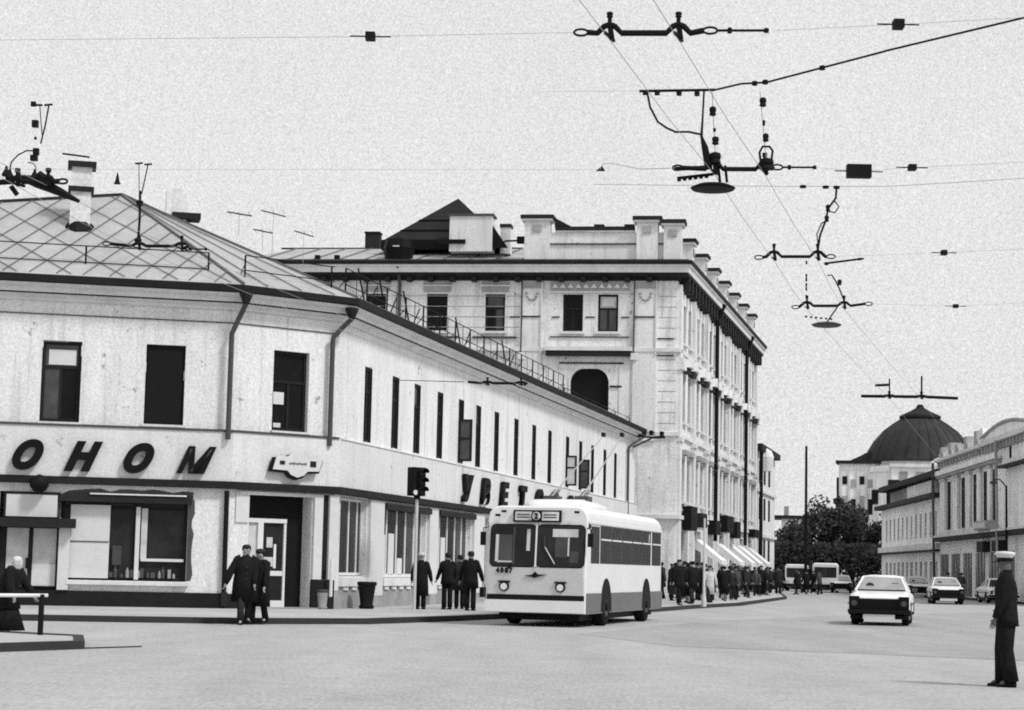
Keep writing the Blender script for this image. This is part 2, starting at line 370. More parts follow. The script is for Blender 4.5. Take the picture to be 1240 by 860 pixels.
for i, o in enumerate(winB):
    window(shop, FB, o[0] + .02, o[1] - .02, o[2] + .02, o[3] - .02, -.11, (.5,), (.68,), topsplit=False, th=.09, gm=glass_far, gms=[(glass_far, glass_far, glass_far), (glass_g, glass_far, glass_far), (glass_far, glass_far, glass_g)][(i * 7) % 3])
    MB().box(FB, o[0] - .05, o[1] + .05, -.05, .07, o[2] - .06, o[2]).build('window_sill', mould, shop)
    lm = MB().box(FB, o[1] - .015, o[1] + .0, -.1, -.002, o[2] + .03, o[3] - .03)
    lm.build('window_jamb', frame_d, shop)
    if i in (4, 10, 11):      # leaves standing open
        s = MB(); a = o[0] + .05; zt = 6.9 if i == 4 else 6.75
        s.box(FB, a, a + .05, .0, .52, 5.34, 5.42); s.box(FB, a, a + .05, .0, .52, zt - .08, zt); s.box(FB, a, a + .05, .0, .08, 5.42, zt - .08); s.box(FB, a, a + .05, .44, .52, 5.42, zt - .08); s.box(FB, a, a + .05, .08, .44, 6.15, 6.22)
        q = s.build('open_casement', frame_d, shop)
        MB().box(FB, a + .02, a + .03, .07, .45, 5.41, zt - .07).build('pane', glass_g if i != 10 else curtain, q)
# left shop window and blocked entrance on the long front
wd = window(shop, FA, 1.55, 5.06, .88, 3.2, -.26, (.36, .585,), (.88,), th=.08, fm=frame_d, gm=glass_s)
MB().box(FA, 1.80, 2.90, -.2, -.12, .92, 2.98).build('display_board', board_m, wd)
MB().box(FA, 1.82, 2.88, -.118, -.10, 1.93, 1.96).build('board_joint', iron_g, wd)
MB().box(FA, 3.62, 3.74, -.18, -.08, .9, 2.95).build('mullion', board_m, wd)
MB().box(FA, 3.78, 3.95, -.2, -.16, 1.45, 2.92).build('side_curtain', curtain, wd)
MB().box(FA, 3.8, 5.0, -.2, -.12, 1.42, 1.50).build('shelf', board_m, wd)
rg = random.Random(9)
for k in range(13):      # jars and boxes on the window shelf
    x = 2.98 + k * .148 + rg.uniform(-.03, .03); r_ = rg.uniform(.04, .07); h = rg.uniform(.12, .34)
    if rg.random() < .6: MB().lathe(FA.P(x, -.14, .95), [(r_, 0), (r_, h * .65), (r_ * .45, h * .8), (r_ * .5, h)], 8).build('jar', (stone_m, iron_g, glass_g)[k % 3], wd)
    else: MB().box(FA, x - r_, x + r_, -.2, -.1, .95, .95 + h).build('carton', (iron_g, stone_m)[k % 2], wd)
MB().box(FA, 3.0, 3.25, -.2, -.14, 1.3, 1.85).build('poster', glass_g, wd)
MB().box(FA, 1.45, 5.15, -.02, .16, 3.06, 3.26).build('window_hood', gutter_m, shop)
MB().box(FA, 2.3, 5.0, .0, .20, 3.27, 3.31).build('hood_flashing', mould, shop)
MB().box(FA, 1.75, 5.15, -.05, .16, .74, .84).build('window_ledge', mould, shop)
rs = random.Random(3)
def ragged(pts0, nm, n=.006):
    MB().prism([FA.P(x, 0.001, z) for x, z in pts0], FA.n * n).build(nm, iron_g, shop)
ragged([(5.08, .88)] + [(5.2 + .03 * math.sin(k * 1.3) + rs.random() * .05, .9 + k * .19) for k in range(13)] + [(5.1, 3.3), (5.08, 3.3)], 'flaking_surround')
ragged([(1.40, 2.6), (1.53, 2.6), (1.53, 3.22)] + [(1.53 + k * .3, 3.225) for k in range(1, 12)] + [(5.2, 3.225)] + [(5.2 - k * .29, 3.36 + rs.random() * .11) for k in range(13)] + [(1.42, 3.2)], 'flaking_surround', .011)
MB().box(FA, 1.5, 1.80, -.01, .14, .58, 2.36).build('door_post', board_m, shop)
MB().box(FA, -.16, 1.50, -.28, -.2, .0, .66).build('entrance_base', plinth_m, shop)
for a, b in ((-.9, -.22), (.08, .68), (.80, 1.44)):
    MB().box(FA, a, b, -.27, -.15, .66, 2.28).build('entrance_panel', curtain, shop)
MB().box(FA, .80, 1.44, -.148, -.11, .68, 1.28).build('entrance_panel', board_m, shop)
for a, b in ((-.2, .05), (.69, .79), (1.45, 1.49)): MB().box(FA, a, b, -.26, -.12, .66, 2.28).build('entrance_stile', gutter_m, shop)
MB().box(FA, .62, .80, -.12, -.02, 1.15, 1.45).build('door_handle', iron, shop)
MB().box(FA, -1.2, 1.95, .0, .5, 2.30, 2.56).build('entrance_canopy', gutter_m, shop)
MB().box(FA, .02, 1.42, .005, .12, 2.60, 3.22).build('entrance_sign', board_m, shop)
p = MB(); p.box(FA, -.04, .02, .0, .13, 2.58, 3.26); p.box(FA, -.04, 1.45, .0, .13, 3.22, 3.27); p.build('sign_frame', gutter_m, shop)
MB().lathe(FA.P(.9, .34, 3.28), [(.02, -.02), (.18, .04), (.27, .18), (.27, .34), (.12, .46), (.02, .5)], 14).build('wall_lamp', iron, shop, True)
# corner doorway
MB().box(FC, .60, 2.82, -.62, -.5, .12, 3.5).build('doorway_back', bus_k, shop)
MB().box(FC, .5, 2.9, -.5, .35, .02, .17).build('door_step', stone_m, shop)
dr = MB()
dr.box(FC, .68, .76, -.42, -.3, .2, 2.72); dr.box(FC, 1.16, 1.34, -.42, -.28, .2, 2.62); dr.box(FC, 2.06, 2.13, -.42, -.30, .2, 2.62); dr.box(FC, .76, 2.13, -.42, -.28, 2.62, 2.74); dr.box(FC, .76, 2.13, -.42, -.29, .17, .36)
dr = dr.build('door_frame', frame_w, shop)
MB().box(FC, .76, 1.16, -.4, -.36, .36, 2.62).build('pane', curtain, dr)
MB().box(FC, 1.34, 2.06, -.4, -.37, 1.22, 2.62).build('pane', glass_s, dr)
MB().box(FC, 1.34, 2.06, -.4, -.355, .36, 1.08).build('door_panel', frame_d, dr)
MB().box(FC, 1.5, 2.06, -.39, -.33, 1.08, 1.22).build('door_rail', frame_w, dr)
MB().box(FC, 1.74, 1.82, -.362, -.33, 1.3, 2.0).build('door_handle', frame_w, dr)
MB().box(FC, 1.4, 1.78, -.366, -.35, 1.35, 1.62).build('paper_note', curtain, dr)
MB().box(FC, 1.5, 1.7, -.366, -.35, 1.9, 2.2).build('paper_note', curtain, dr)
MB().box(FC, .20, .64, -.02, .05, 2.6, 3.49).build('door_surround', board_m, shop)
MB().box(FC, .3, 2.9, .0, .09, 3.40, 3.495).build('door_lintel', mould, shop)
# shop windows along the street side
window(shop, FB, .64, 3.26, 1.12, 3.48, -.2, (.5, .82), (), th=.09, fm=frame_w, gm=glass_s)
for (a, b), vs in (((4.97, 10.23), (.2, .42, .62, .82)), ((11.62, 16.58), (.2, .42, .64, .84))):
    wd = window(shop, FB, a, b, 1.07, 3.40, -.2, vs, (), th=.11, fm=frame_w, gm=glass_s, gms=[glass_s, glass_s, glass_s, glass_g, glass_s])
    for k, (u0_, u1_, zt) in enumerate(((.02, .17, 2.45), (.24, .36, 2.5), (.44, .55, 1.7))): MB().box(FB, a + (b - a) * u0_, a + (b - a) * u1_, -.17, -.14, 1.15, zt).build('curtain', board_m, wd)
    MB().box(FB, a - .1, b + .1, -.03, .20, 3.25, 3.45).build('window_hood', gutter_m, shop)
for k in range(5): window(shop, FB, 20.72 + k * 6.4, 25.68 + k * 6.4, 1.07, 3.38, -.2, (.25, .5, .75), (), th=.11, fm=frame_w, gm=glass_s)
MB().box(FB, 18.47, 19.48, -.21, -.15, .1, 3.37).build('door', frame_d, shop)
# downpipes
def downpipe(F, t0, z0, t1, z1, ze, n1=.13):
    MB().tube([F.P(t0, .58, z0 + .35), F.P(t0, .56, z0), F.P((t0 + t1) / 2, .35, (z0 + z1) / 2), F.P(t1, n1 + .03, z1), F.P(t1, n1, z1 - .2), F.P(t1, n1, ze)], .075, 8).build('downpipe', iron_g, shop)
    MB().lathe(F.P(t0, .58, z0 + .1), [(.09, -.1), (.2, .18), (.2, .24)], 8).build('rainwater_hopper', gutter_m, shop)
downpipe(FA, 6.45, 8.85, 6.10, 8.0, 4.95, .26)
MB().tube([FA.P(6.14, .12, 3.48), FA.P(6.16, .12, .2)], .07, 8).build('downpipe', iron, shop)
downpipe(FC, 3.62, 8.75, 3.22, 8.2, 4.95, .2)
downpipe(FB, 53.0, 8.9, 50.7, 8.2, .3)
MB().tube([FC.P(3.36, .3, 1.6), FC.P(3.36, .3, .5)], .05, 6).build('downpipe', frame_w, shop)
# roof
eL = offsetter([pA, pE, pC, pB])(.60)
Ez = 9.40
E_ = [Vector((q.x, q.y, Ez)) for q in eL]
apex = Vector((-12.46, 61.83, 12.9)); ridB = apex + FB.d * 44
xa = (apex - FA.o).dot(FA.d)
sn = (E_[1] - E_[0]).cross(apex - E_[0]).normalized(); sh = Vector((FA.n.x, FA.n.y, 0))
def slope_pt(x, z):   # the point of the long front's roof slope at facade coordinate x and height z
    o = FA.P(x, 0, z); return o + sh * ((E_[0] - o).dot(sn) / sh.dot(sn))
ridA = slope_pt(xa - 4.2, 12.15); ridA2 = slope_pt(xa - 10.5, 11.4)
bkz = [Vector((b.x, b.y, Ez)) for b in bk]
MB().quad(E_[0], E_[1], apex, ridA, ridA2).build('roof', roof_m, shop)
MB().quad(E_[1], E_[2], apex).build('roof', roof_m, shop)
MB().quad(E_[2], E_[3], ridB, apex).quad(E_[3], bkz[0], ridB).build('roof', roof_m, shop)
MB().quad(ridA, apex, bkz[1], bkz[2]).quad(ridA2, ridA, bkz[2]).quad(E_[0], ridA2, bkz[2]).quad(apex, ridB, bkz[0], bkz[1]).build('roof', roof_m, shop)
def seam(a, b, r=.03, nm='roof_seam', mt=None):
    q = Vector((0, 0, .035)); return MB().tube([a + q, b + q], r, 4).build(nm, mt or seam_m, shop)
seam(E_[1], apex, .05, 'hip_ridge'); seam(E_[2], apex, .05, 'hip_ridge'); seam(apex, ridB, .06, 'roof_ridge', gutter_m); seam(ridA, apex, .06, 'roof_ridge', gutter_m); seam(ridA2, ridA, .06, 'roof_ridge', gutter_m)
xe = (E_[1] - FA.o).dot(FA.d)
def inside(x, z):
    if z < Ez + .02 or x < A_L: return False
    if x > xe - (xe - xa) * (z - Ez) / (12.9 - Ez): return False
    return z < 12.9 - (xa - x) * .178 if x < xa else z < 12.9
def lattice(t0, run):         # sheets are laid on the diagonal: clip one seam to the slope
    ok = [q for q in range(81) if inside(t0 + run * q / 80, Ez + .03 + 3.4 * q / 80)]
    if len(ok) > 5: seam(slope_pt(t0 + run * ok[0] / 80, Ez + .03 + 3.4 * ok[0] / 80), slope_pt(t0 + run * ok[-1] / 80, Ez + .03 + 3.4 * ok[-1] / 80), .016)
for k in range(22): lattice(-10 + k * .74, 3.3)
for k in range(12): lattice(-9 + k * 1.5, -4.9)
for k in range(3): seam(E_[1] + (E_[2] - E_[1]) * ((k + .7) / 3.4), apex + (E_[1] - apex) * .06 + (E_[2] - E_[1]) * .015 * k, .02)
for k in range(1, 30):
    f = k / 30; seam(E_[2] + (E_[3] - E_[2]) * f * .9, apex + (ridB - apex) * f * .9, .02)
# snow guard railings along both eaves
def railing(F, t0, t1, step, n, z0, z1, broken=False):
    t = t0
    while t <= t1 + .01:
        mb = MB(); mb.tube([F.P(t, n, z0 - .15), F.P(t, n, z1)], .03, 5); mb.tube([F.P(t, n, z0 + .55), F.P(t, n - .45, z0)], .018, 4)
        if broken: MB().tube([F.P(t + step * .5, n, z0 - .05), F.P(t + step * .5, n, z1 - .02)], .016, 4).build('railing_baluster', iron, shop)
        mb.build('railing_post', iron, shop); t += step
    for z in (z1, (z0 + z1) / 2 - .05): MB().tube([F.P(t0, n, z), F.P(t1, n, z)], .018, 5).build('railing_bar', iron, shop)
railing(FA, -8.6, 5.4, 3.5, -.25, 9.55, 10.4)
railing(FC, .3, 3.4, 3.0, -.1, 9.6, 10.38)
railing(FB, .6, 33.6, 2.2, -.05, 9.55, 10.45, True)
railing(FB, 33.9, 51.9, 4.5, -.05, 9.5, 9.9)
for t in (3.1, 5.4, 8.2, 15.2, 22.7):     # stays and straps lying along the eave
    MB().tube([FB.P(t, -.15, 9.4), FB.P(t - .5, -.3, 10.75)], .03, 5).tube([FB.P(t - .1, -.1, 9.5), FB.P(t + .7, -.05, 10.3)], .025, 5).build('railing_stay', iron, shop)
    MB().box(FB, t - .4, t + .5, -.35, .1, 9.42, 9.62).build('eave_bracket', iron, shop)
def chimney(x, y, z0, z1, a, b, parent, cap=True, mt=None, capm=None):
    F = Frame((x, y), 13)
    s = MB().box(F, -a / 2, a / 2, -b / 2, b / 2, z0, z1).build('chimney', mt or plaster2, parent)
    if cap:
        MB().box(F, -a / 2 - .12, a / 2 + .12, -b / 2 - .12, b / 2 + .12, z1, z1 + .16).build('chimney_cap', capm or gutter_m, s)
        MB().box(F, -a / 2 - .08, a / 2 + .08, -b / 2 - .08, b / 2 + .08, z1 - .75, z1 - .6).build('chimney_band', capm or gutter_m, s)
_c = slope_pt(1.7, 11.45); chimney(_c.x, _c.y, 10.9, 13.18, .60, .60, shop)
MB().lathe((_c.x, _c.y, 11.35), [(.5, -.45), (.55, -.15), (.44, .08), (.36, .16)], 8).build('chimney_flashing', iron, shop)
chimney(-11.3, 65.2, 12.2, 13.75, .68, .6, shop, False)
MB().box(Frame((-11.0, 65.1), 13), -.42, .52, -.4, .4, 12.72, 12.92).build('roof_hatch', gutter_m, shop)

# raised letters on the two sides of the band
sgA = thing('shop_lettering', 'large black slanted letters on the band of the long front', 'sign', tuple(FA.P(2.9, .25, 3.92)))
for ch, t in (('О', .40), ('Н', 1.92), ('О', 3.46), ('М', 5.08), ('Р', -1.1)):
    text_part(ch, FA, t, .27, 3.97, .98, .16, black, sgA, .42, .07 if ch != 'М' else .035, 1.0)
sgB = thing('shop_lettering', 'row of black letters on the street side band above the trolleybus', 'sign', tuple(FB.P(22, .25, 3.9)))
for ch, t in zip('УВЕТОВО', (16.0, 18.9, 22.0, 25.3, 28.6, 31.9, 35.4)):
    text_part(ch, FB, t - 1.3, .27, 3.92, 1.22, .14, black, sgB, .22, .075, 1.35)
# shaped emblem board
em = thing('emblem_sign', 'white cartouche shaped emblem board with dark edge above the corner door', 'sign', tuple(FC.P(2.0, .3, 4.0)))
def emb(s_, n0, n1, mt, nm, dz=0, dt=0):
    hx = [(-.84, -.17), (-.34, -.19), (-.22, -.31), (0, -.38), (.22, -.31), (.34, -.19), (.74, -.17), (.86, .2), (.34, .21), (.22, .31), (0, .36), (-.22, .31), (-.34, .22), (-.72, .22)]
    return MB().prism([FC.P(2.02 + x * s_ + dt, n0, 4.33 + z * s_ + dz) for x, z in hx], FC.n * (n1 - n0)).build(nm, mt, em)
emb(1.07, .24, .36, black, 'back_plate', -.05, -.03); emb(1.0, .365, .40, board_m, 'front_plate')
for a, b, c, d in ((-.62, -.45, -.02, .09), (.42, .62, -.05, .12)): MB().box(FC, 2.02 + a, 2.02 + b, .402, .415, 4.33 + c, 4.33 + d).build('emblem_mark', gutter_m, em)
t = -.3
for k in range(9): MB().box(FC, 2.02 + t, 2.02 + t + .045, .402, .412, 4.32 + .01 * (k % 2), 4.37 + .01 * (k % 3)).build('faded_mark', iron_g, em); t += .068
# litter urns by the corner
def urn(x, y, s, label, mt, rim):
    o = thing('litter_urn', label, 'litter bin', (x, y, .13))
    MB().lathe((x, y, .13), [(.2 * s, 0), (.24 * s, .06 * s), (.19 * s, .14 * s), (.24 * s, .5 * s), (.27 * s, .72 * s), (.27 * s, .8 * s), (.2 * s, .8 * s), (.16 * s, .55 * s)], 14).build('bowl', mt, o, True)
    MB().lathe((x, y, .13), [(.275 * s, .7 * s), (.3 * s, .73 * s), (.3 * s, .79 * s), (.275 * s, .82 * s)], 14).build('rim', rim, o)
urn(-5.45, 59.0, .7, 'small grey urn litter bin at the corner by the doorway', stone_m, iron_g)
urn(-4.25, 60.6, 1.0, 'black urn litter bin against the first white pilaster of the street side', iron, iron)

# ------------------------------------------------------------------ tall ornate building behind
big = thing('ornate_building', 'tall pale ornate four storey building with heavy cornice and roof parapet piers', 'building', (9.63, 115, 0))
SL = 43.5; FLN = -27.0
bf = offsetter([FF.P(FLN, 0, 0), FF.P(0, 0, 0), FS.P(SL, 0, 0)])
winF = [(-14.92, -13.66, 15.38, 17.6), (-11.39, -10.2, 15.38, 17.6), (-6.75, -5.56, 15.38, 17.6), (-4.68, -3.48, 15.38, 17.6), (-18.6, -17.4, 15.38, 17.6), (-22.2, -21.0, 15.38, 17.6)]
archO = (-6.24, -3.97, 9.4, 13.2)
winS = []
for k in range(7):
    t = 2.5 + k * 6.1
    for dt in (0, 2.3):
        for z0, z1 in ((15.0, 17.3), (10.3, 13.2), (5.6, 8.2)): winS.append((t + dt, t + dt + 1.2, z0, z1))
doorS = [(2.0 + k * 6.1, 5.6 + k * 6.1, .2, 4.0) for k in range(7)]
wm = MB(); wall(wm, FF, FLN, 0, 0, 19, winF + [archO], .3); wall(wm, FS, 0, SL, 0, 19, winS + doorS, .28)
q0, q1, q2 = FS.P(SL, 0, 0), FS.P(SL, -16, 0), FF.P(FLN, -16, 0)
for a, b in ((q0, q1), (q1, q2), (q2, FF.P(FLN, 0, 0))): wm.quad(a, b, b + Vector((0, 0, 19)), a + Vector((0, 0, 19)))
wm.build('wall', plaster2, big)
MB().sweep(bf, [(0, 18.40), (.12, 18.40), (.15, 18.52), (.30, 18.60), (.62, 18.68), (.66, 18.80), (0, 18.80)]).build('cornice_soffit', gutter_m, big)  # dark tone puts the shade under the cornice into the soffit
MB().sweep(bf, [(0, 18.80), (.72, 18.805), (.76, 19.10), (.86, 19.16), (.86, 19.26), (0, 19.26)]).build('cornice', mould, big)
MB().sweep(bf, [(.0, 19.265), (.92, 19.265), (.98, 19.46), (.6, 19.60), (0, 19.62)]).build('cornice_flashing', gutter_m, big)
k = -26.5
while k < -.5: MB().box(FF, k, k + .3, .0, .50, 18.30, 18.60).build('cornice_bracket', gutter_m, big); k += 1.3
k = .6
while k < SL: MB().box(FS, k, k + .35, .0, .60, 17.9, 18.66).build('cornice_bracket', gutter_m, big); k += 1.5  # brackets darkened to join the shade painted under the cornice
# front details
for i, o in enumerate(winF):
    g = [glass_g, curtain, curtain] if i == 3 else ([glass, glass_g, glass_g] if i == 1 else None)
    if i == 3: g = [glass_g, glass_g, curtain]
    wd = window(big, FF, o[0] + .02, o[1] - .02, o[2] + .02, o[3] - .02, -.2, (.5,), (.62,), topsplit=False, th=.11, gms=g)
    if i == 3: MB().box(FF, o[0] + .25, o[1] - .25, -.14, -.12, 16.9, 17.35).build('blind', curtain, wd)
    MB().box(FF, o[0] - .12, o[1] + .12, 0, .16, o[2] - .14, o[2]).build('window_sill', mould, big)
for a, b in ((-15.1, -13.48), (-11.6, -10.0), (-18.8, -17.2), (-22.4, -20.8)):
    MB().box(FF, a, b, .0, .10, 17.74, 18.34).build('lintel_panel', grey_far, big)
    MB().box(FF, a - .1, b + .1, .0, .16, 18.05, 18.12).build('lintel_rail', mould, big)
    MB().box(FF, a - .5, b + .5, .0, .14, 14.95, 15.06).build('apron_rail', iron_g, big)
for a, b in ((-9.22, -7.96), (-2.57, -1.2)):
    MB().box(FF, a, b, .0, .16, 9.0, 18.38).build('pilaster', plaster, big)
    for c in (a, b - .08): MB().box(FF, c, c + .08, .16, .24, 14.0, 18.36).build('pilaster_edge', iron_g if c == a else mould, big)
    MB().box(FF, a + .1, b - .1, .16, .26, 17.95, 18.34).build('ornament_band', grey_far, big)
    for q in range(7):
        an = PI + PI * q / 6; MB().lathe(FF.P((a + b) / 2 + .32 * math.cos(an), .2, 17.62 + .4 * math.sin(an)), [(.02, -.08), (.09, 0), (.02, .08)], 6).build('ornament_boss', grey_far, big)
    MB().box(FF, a + .05, b - .12, .16, .22, 16.2, 16.28).build('pilaster_rail', gutter_m, big)
    MB().box(FF, a - .12, a + .25, .0, .34, 13.7, 14.1).build('bracket', mould, big)
MB().box(FF, -7.5, -2.85, .0, .12, 17.76, 18.36).build('frieze_panel', grey_far, big)
k = -7.4
while k < -3.0: MB().prism([FF.P(k, .13, 17.95), FF.P(k + .36, .13, 17.95), FF.P(k + .18, .13, 18.22)], FF.n * .06).build('frieze_ornament', mould, big); k += .46
MB().box(FF, -7.5, -2.8, .0, .18, 17.68, 17.76).build('frieze_rail', mould, big)
for a, b in ((-7.4, -6.95), (-5.4, -4.85), (-3.3, -2.85), (-9.9, -9.3)): MB().box(FF, a, b, .0, .05, 16.2, 16.27).build('string_course', gutter_m, big)
MB().box(FF, -7.5, -2.8, .0, .08, 15.03, 15.09).build('apron_rail', iron_g, big)
MB().box(FF, -7.75, -2.62, .0, .45, 14.22, 14.46).build('balcony_ledge', mould, big)
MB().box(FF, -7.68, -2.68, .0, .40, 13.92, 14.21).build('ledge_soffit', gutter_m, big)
MB().box(FF, -6.9, -3.1, .0, .10, 13.48, 13.56).build('arch_rail', gutter_m, big)
MB().box(FF, -3.9, -3.2, .0, .08, 12.1, 12.2).build('arch_impost', gutter_m, big)
for a in (-7.6, -3.35): MB().box(FF, a, a + .62, .0, .06, 9.0, 13.4).build('arch_pilaster', plaster, big)
MB().box(FF, archO[0] - .1, archO[1] + .1, -.36, -.28, 9.3, 13.3).build('arch_recess', bus_k, big)
for sgn, c in ((1, archO[0]), (-1, archO[1])):     # rounded upper corners of the archway
    pts = [FF.P(c - sgn * .02, -.3, 13.22)]
    for q in range(9):
        an = PI / 2 * q / 8; pts.append(FF.P(c + sgn * (.86 - .86 * math.sin(an)) - sgn * .0, -.3, 12.34 + .86 * math.cos(an) + .02))
    MB().prism(pts[::-1] if sgn > 0 else pts, FF.n * .303).build('arch_spandrel', plaster2, big)
for z in (14.95, 13.95): MB().box(FF, -1.15, -.2, .0, .05, z, z + .07).build('string_course', gutter_m, big)
MB().tube([FF.P(-16.6, .75, 19.2), FF.P(-16.55, .2, 18.2), FF.P(-16.5, .15, 9)], .1, 6).build('downpipe', iron_g, big)
# rustication joints on the two faces
for z in [9.4 + .62 * q for q in range(14)]:
    MB().box(FF, -26, -9.3, -.0, .012, z, z + .035).build('masonry_joint', grey_far, big)
    MB().box(FF, -1.1, -.05, .0, .012, z, z + .035).build('masonry_joint', grey_far, big)
# parapet
MB().box(FF, -8.2, .1, -.5, -.1, 19.55, 21.30).build('parapet', plaster, big)
MB().box(FF, -7.3, -2.6, -.56, -.02, 21.30, 21.42).build('parapet_rail', mould, big)
MB().box(FF, -7.3, -2.6, -.62, .06, 21.44, 21.64).build('parapet_coping', gutter_m, big)
MB().box(FF, -8.2, -.1, -.1, .0, 20.58, 20.64).build('parapet_groove', gutter_m, big)
MB().prism([FF.P(-7.35, -.4, 21.64), FF.P(-6.3, -.4, 21.64), FF.P(-7.35, -.4, 22.2)], FF.n * .3).build('parapet_scroll', gutter_m, big)
for a in (-5.0, -3.2): MB().box(FF, a, a + .6, -.5, .0, 21.64, 21.78).build('coping_cap', gutter_m, big)
def pier(F, a, b, z1, n0=-.8, n1=.2, z0=19.55):
    s = MB().box(F, a, b, n0, n1, z0, z1 - .35).build('parapet_pier', plaster, big)
    MB().box(F, a - .16, b + .16, n0 - .16, n1 + .16, z1 - .35, z1 - .22).build('pier_moulding', mould, s)
    MB().box(F, a - .24, b + .24, n0 - .24, n1 + .24, z1 - .20, z1).build('pier_cap', gutter_m, s)
    MB().box(F, (a + b) / 2 - .25, (a + b) / 2 + .25, n1, n1 + .08, z1 - 1.0, z1 - .6).build('pier_rosette', grey_far, s)
pier(FF, -9.1, -7.6, 22.3); pier(FF, -2.45, -1.2, 22.2); pier(FF, -.85, .2, 22.0)
for k in range(7): pier(FS, 4.2 + k * 5.9, 5.1 + k * 5.9, 21.6, -.7, .25)
MB().box(FS, .2, SL, -.5, -.2, 19.55, 20.25).build('parapet', plaster, big)
# roof with attic lantern and chimneys
a0, a1, a2, a3 = FF.P(-8.3, -.3, 19.6), FF.P(FLN - .3, -.3, 19.6), FF.P(FLN - .3, -15.5, 19.6), FF.P(-8.3, -15.5, 19.6)
r1, r2 = FF.P(-24.6, -6, 21.3), FF.P(-6, -6, 21.3)
MB().quad(a0, a1, r1, r2).quad(a1, a2, r1).quad(a2, a3, r2, r1).quad(a3, a0, r2).build('roof', roof_m, big)
MB().box(FF, -8.3, -.4, -15.5, -.55, 19.5, 19.75).build('roof', roof_m, big)
MB().box(FS, .3, SL - .2, -14, -.55, 19.45, 19.7).build('roof', roof_m, big)
for k in range(11): MB().tube([FF.P(-25.5 + k * 1.6, -.35, 19.66), FF.P(-24.4 + k * 1.6, -5.9, 21.34)], .035, 4).build('roof_seam', seam_m, big)
MB().tube([FF.P(-25.5, -6, 21.32), FF.P(-10, -6, 21.32)], .06, 5).build('roof_ridge', gutter_m, big)
lt = MB(); c0 = [FF.P(-18.3, -3, 21.35), FF.P(-10.9, -3, 21.35), FF.P(-10.9, -9, 21.35), FF.P(-18.3, -9, 21.35)]; tp = FF.P(-14.05, -5.2, 24.35)
for i in range(4): lt.quad(c0[i], c0[(i + 1) % 4], tp)
lt.build('attic_roof', roof_dark, big)
for z, f in ((22.05, .77), (22.75, .53)):
    s = [tp + (c - tp) * f for c in c0]; MB().tube([s[0] + FF.n * .06, s[1] + FF.n * .06], .05, 4).build('attic_roof_step', black, big)
MB().box(FF, -18.4, -10.8, -9, -2.9, 20.75, 21.36).build('attic_eave', black, big)
MB().lathe(FF.P(-17.0, -1.5, 19.85), [(.82, 0), (.95, .7), (.8, 1.25), (.4, 1.5)], 10).build('dormer', black, big)
MB().box(FF, -17.2, -16.8, -.66, -.56, 20.55, 20.62).build('dormer_vent', board_m, big)
s = MB().box(FF, -13.9, -11.3, -2.6, -1.4, 20.4, 22.55).build('chimney_block', plaster, big)
MB().box(FF, -14.0, -11.2, -2.7, -1.3, 22.56, 22.68).build('block_coping', iron_g, s)
MB().box(FF, -14.6, -12.9, -1.38, -1.25, 20.85, 21.1).build('block_flashing', black, s)
MB().prism([FF.P(-11.3, -1.6, 20.7), FF.P(-10.4, -1.6, 20.7), FF.P(-11.3, -1.6, 22.0)], FF.n * -.5).build('attic_gable', black, big)
MB().box(FF, -10.9, -10.3, -3, -2.2, 20.4, 22.0).build('chimney', plaster, big)
MB().box(FF, -10.95, -10.25, -3.05, -2.15, 22.0, 22.2).build('chimney_cap', gutter_m, big)
MB().tube([FF.P(-11.2, -1, 20.4), FF.P(-10.4, -1, 20.95), FF.P(-8.7, -1, 21.0)], .06, 5).build('roof_pipe', iron, big)
MB().box(FF, -9.7, -9.2, -1.2, -.8, 20.8, 21.2).build('vent_box', iron, big)
MB().box(FF, -20.1, -19.2, -6.8, -6, 21.1, 22.3).build('chimney', roof_dark, big)
MB().box(FF, -20.15, -19.15, -6.85, -5.95, 22.3, 22.4).build('chimney_cap', black, big)
for t in (-21.9, -20.7): MB().box(FF, t, t + .3, -.5, -.2, 19.75, 19.98).build('roof_vent', iron, big)
# long side: pilaster strips, hoods, pipes, ground floor openings
for i, o in enumerate(winS):
    wd = window(big, FS, o[0] + .02, o[1] - .02, o[2] + .02, o[3] - .02, -.2, (.5,), (.66,), topsplit=False, th=.1, gm=glass_far)
    MB().box(FS, o[0] - .15, o[1] + .15, 0, .2, o[2] - .15, o[2]).build('window_sill', mould, big)
    if 9 < o[2] < 12:
        MB().prism([FS.P(o[0] - .25, .02, o[3] + .35), FS.P(o[1] + .25, .02, o[3] + .35), FS.P((o[0] + o[1]) / 2, .02, o[3] + .95)], FS.n * .5).build('window_hood', mould, big)
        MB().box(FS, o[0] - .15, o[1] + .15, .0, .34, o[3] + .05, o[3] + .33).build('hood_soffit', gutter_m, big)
    elif o[2] < 9: MB().box(FS, o[0] - .2, o[1] + .2, .0, .3, o[3] + .15, o[3] + .45).build('window_hood', grey_far, big)
for k in range(8):
    t = .15 + k * 6.1
    MB().box(FS, t, t + .9, .0, .22, .2, 18.2).build('pilaster', plaster, big)
    MB().box(FS, t - .1, t + 1.0, .0, .42, 13.2, 13.9).build('pilaster_capital', plaster2, big)
    MB().box(FS, t - .06, t + .96, .0, .34, 9.0, 9.25).build('pilaster_rail', mould, big)
for t in (15.6, 33.6): MB().tube([FS.P(t, .9, 19.1), FS.P(t, .5, 18.2), FS.P(t, .42, 17.6), FS.P(t, .42, 3.5)], .13, 6).build('downpipe', iron, big)
for z, n in ((4.5, .3), (9.3, .16), (14.2, .22)): MB().sweep(bf, [(0, z), (n, z), (n, z + .22), (0, z + .25)]).build('string_course', mould, big)
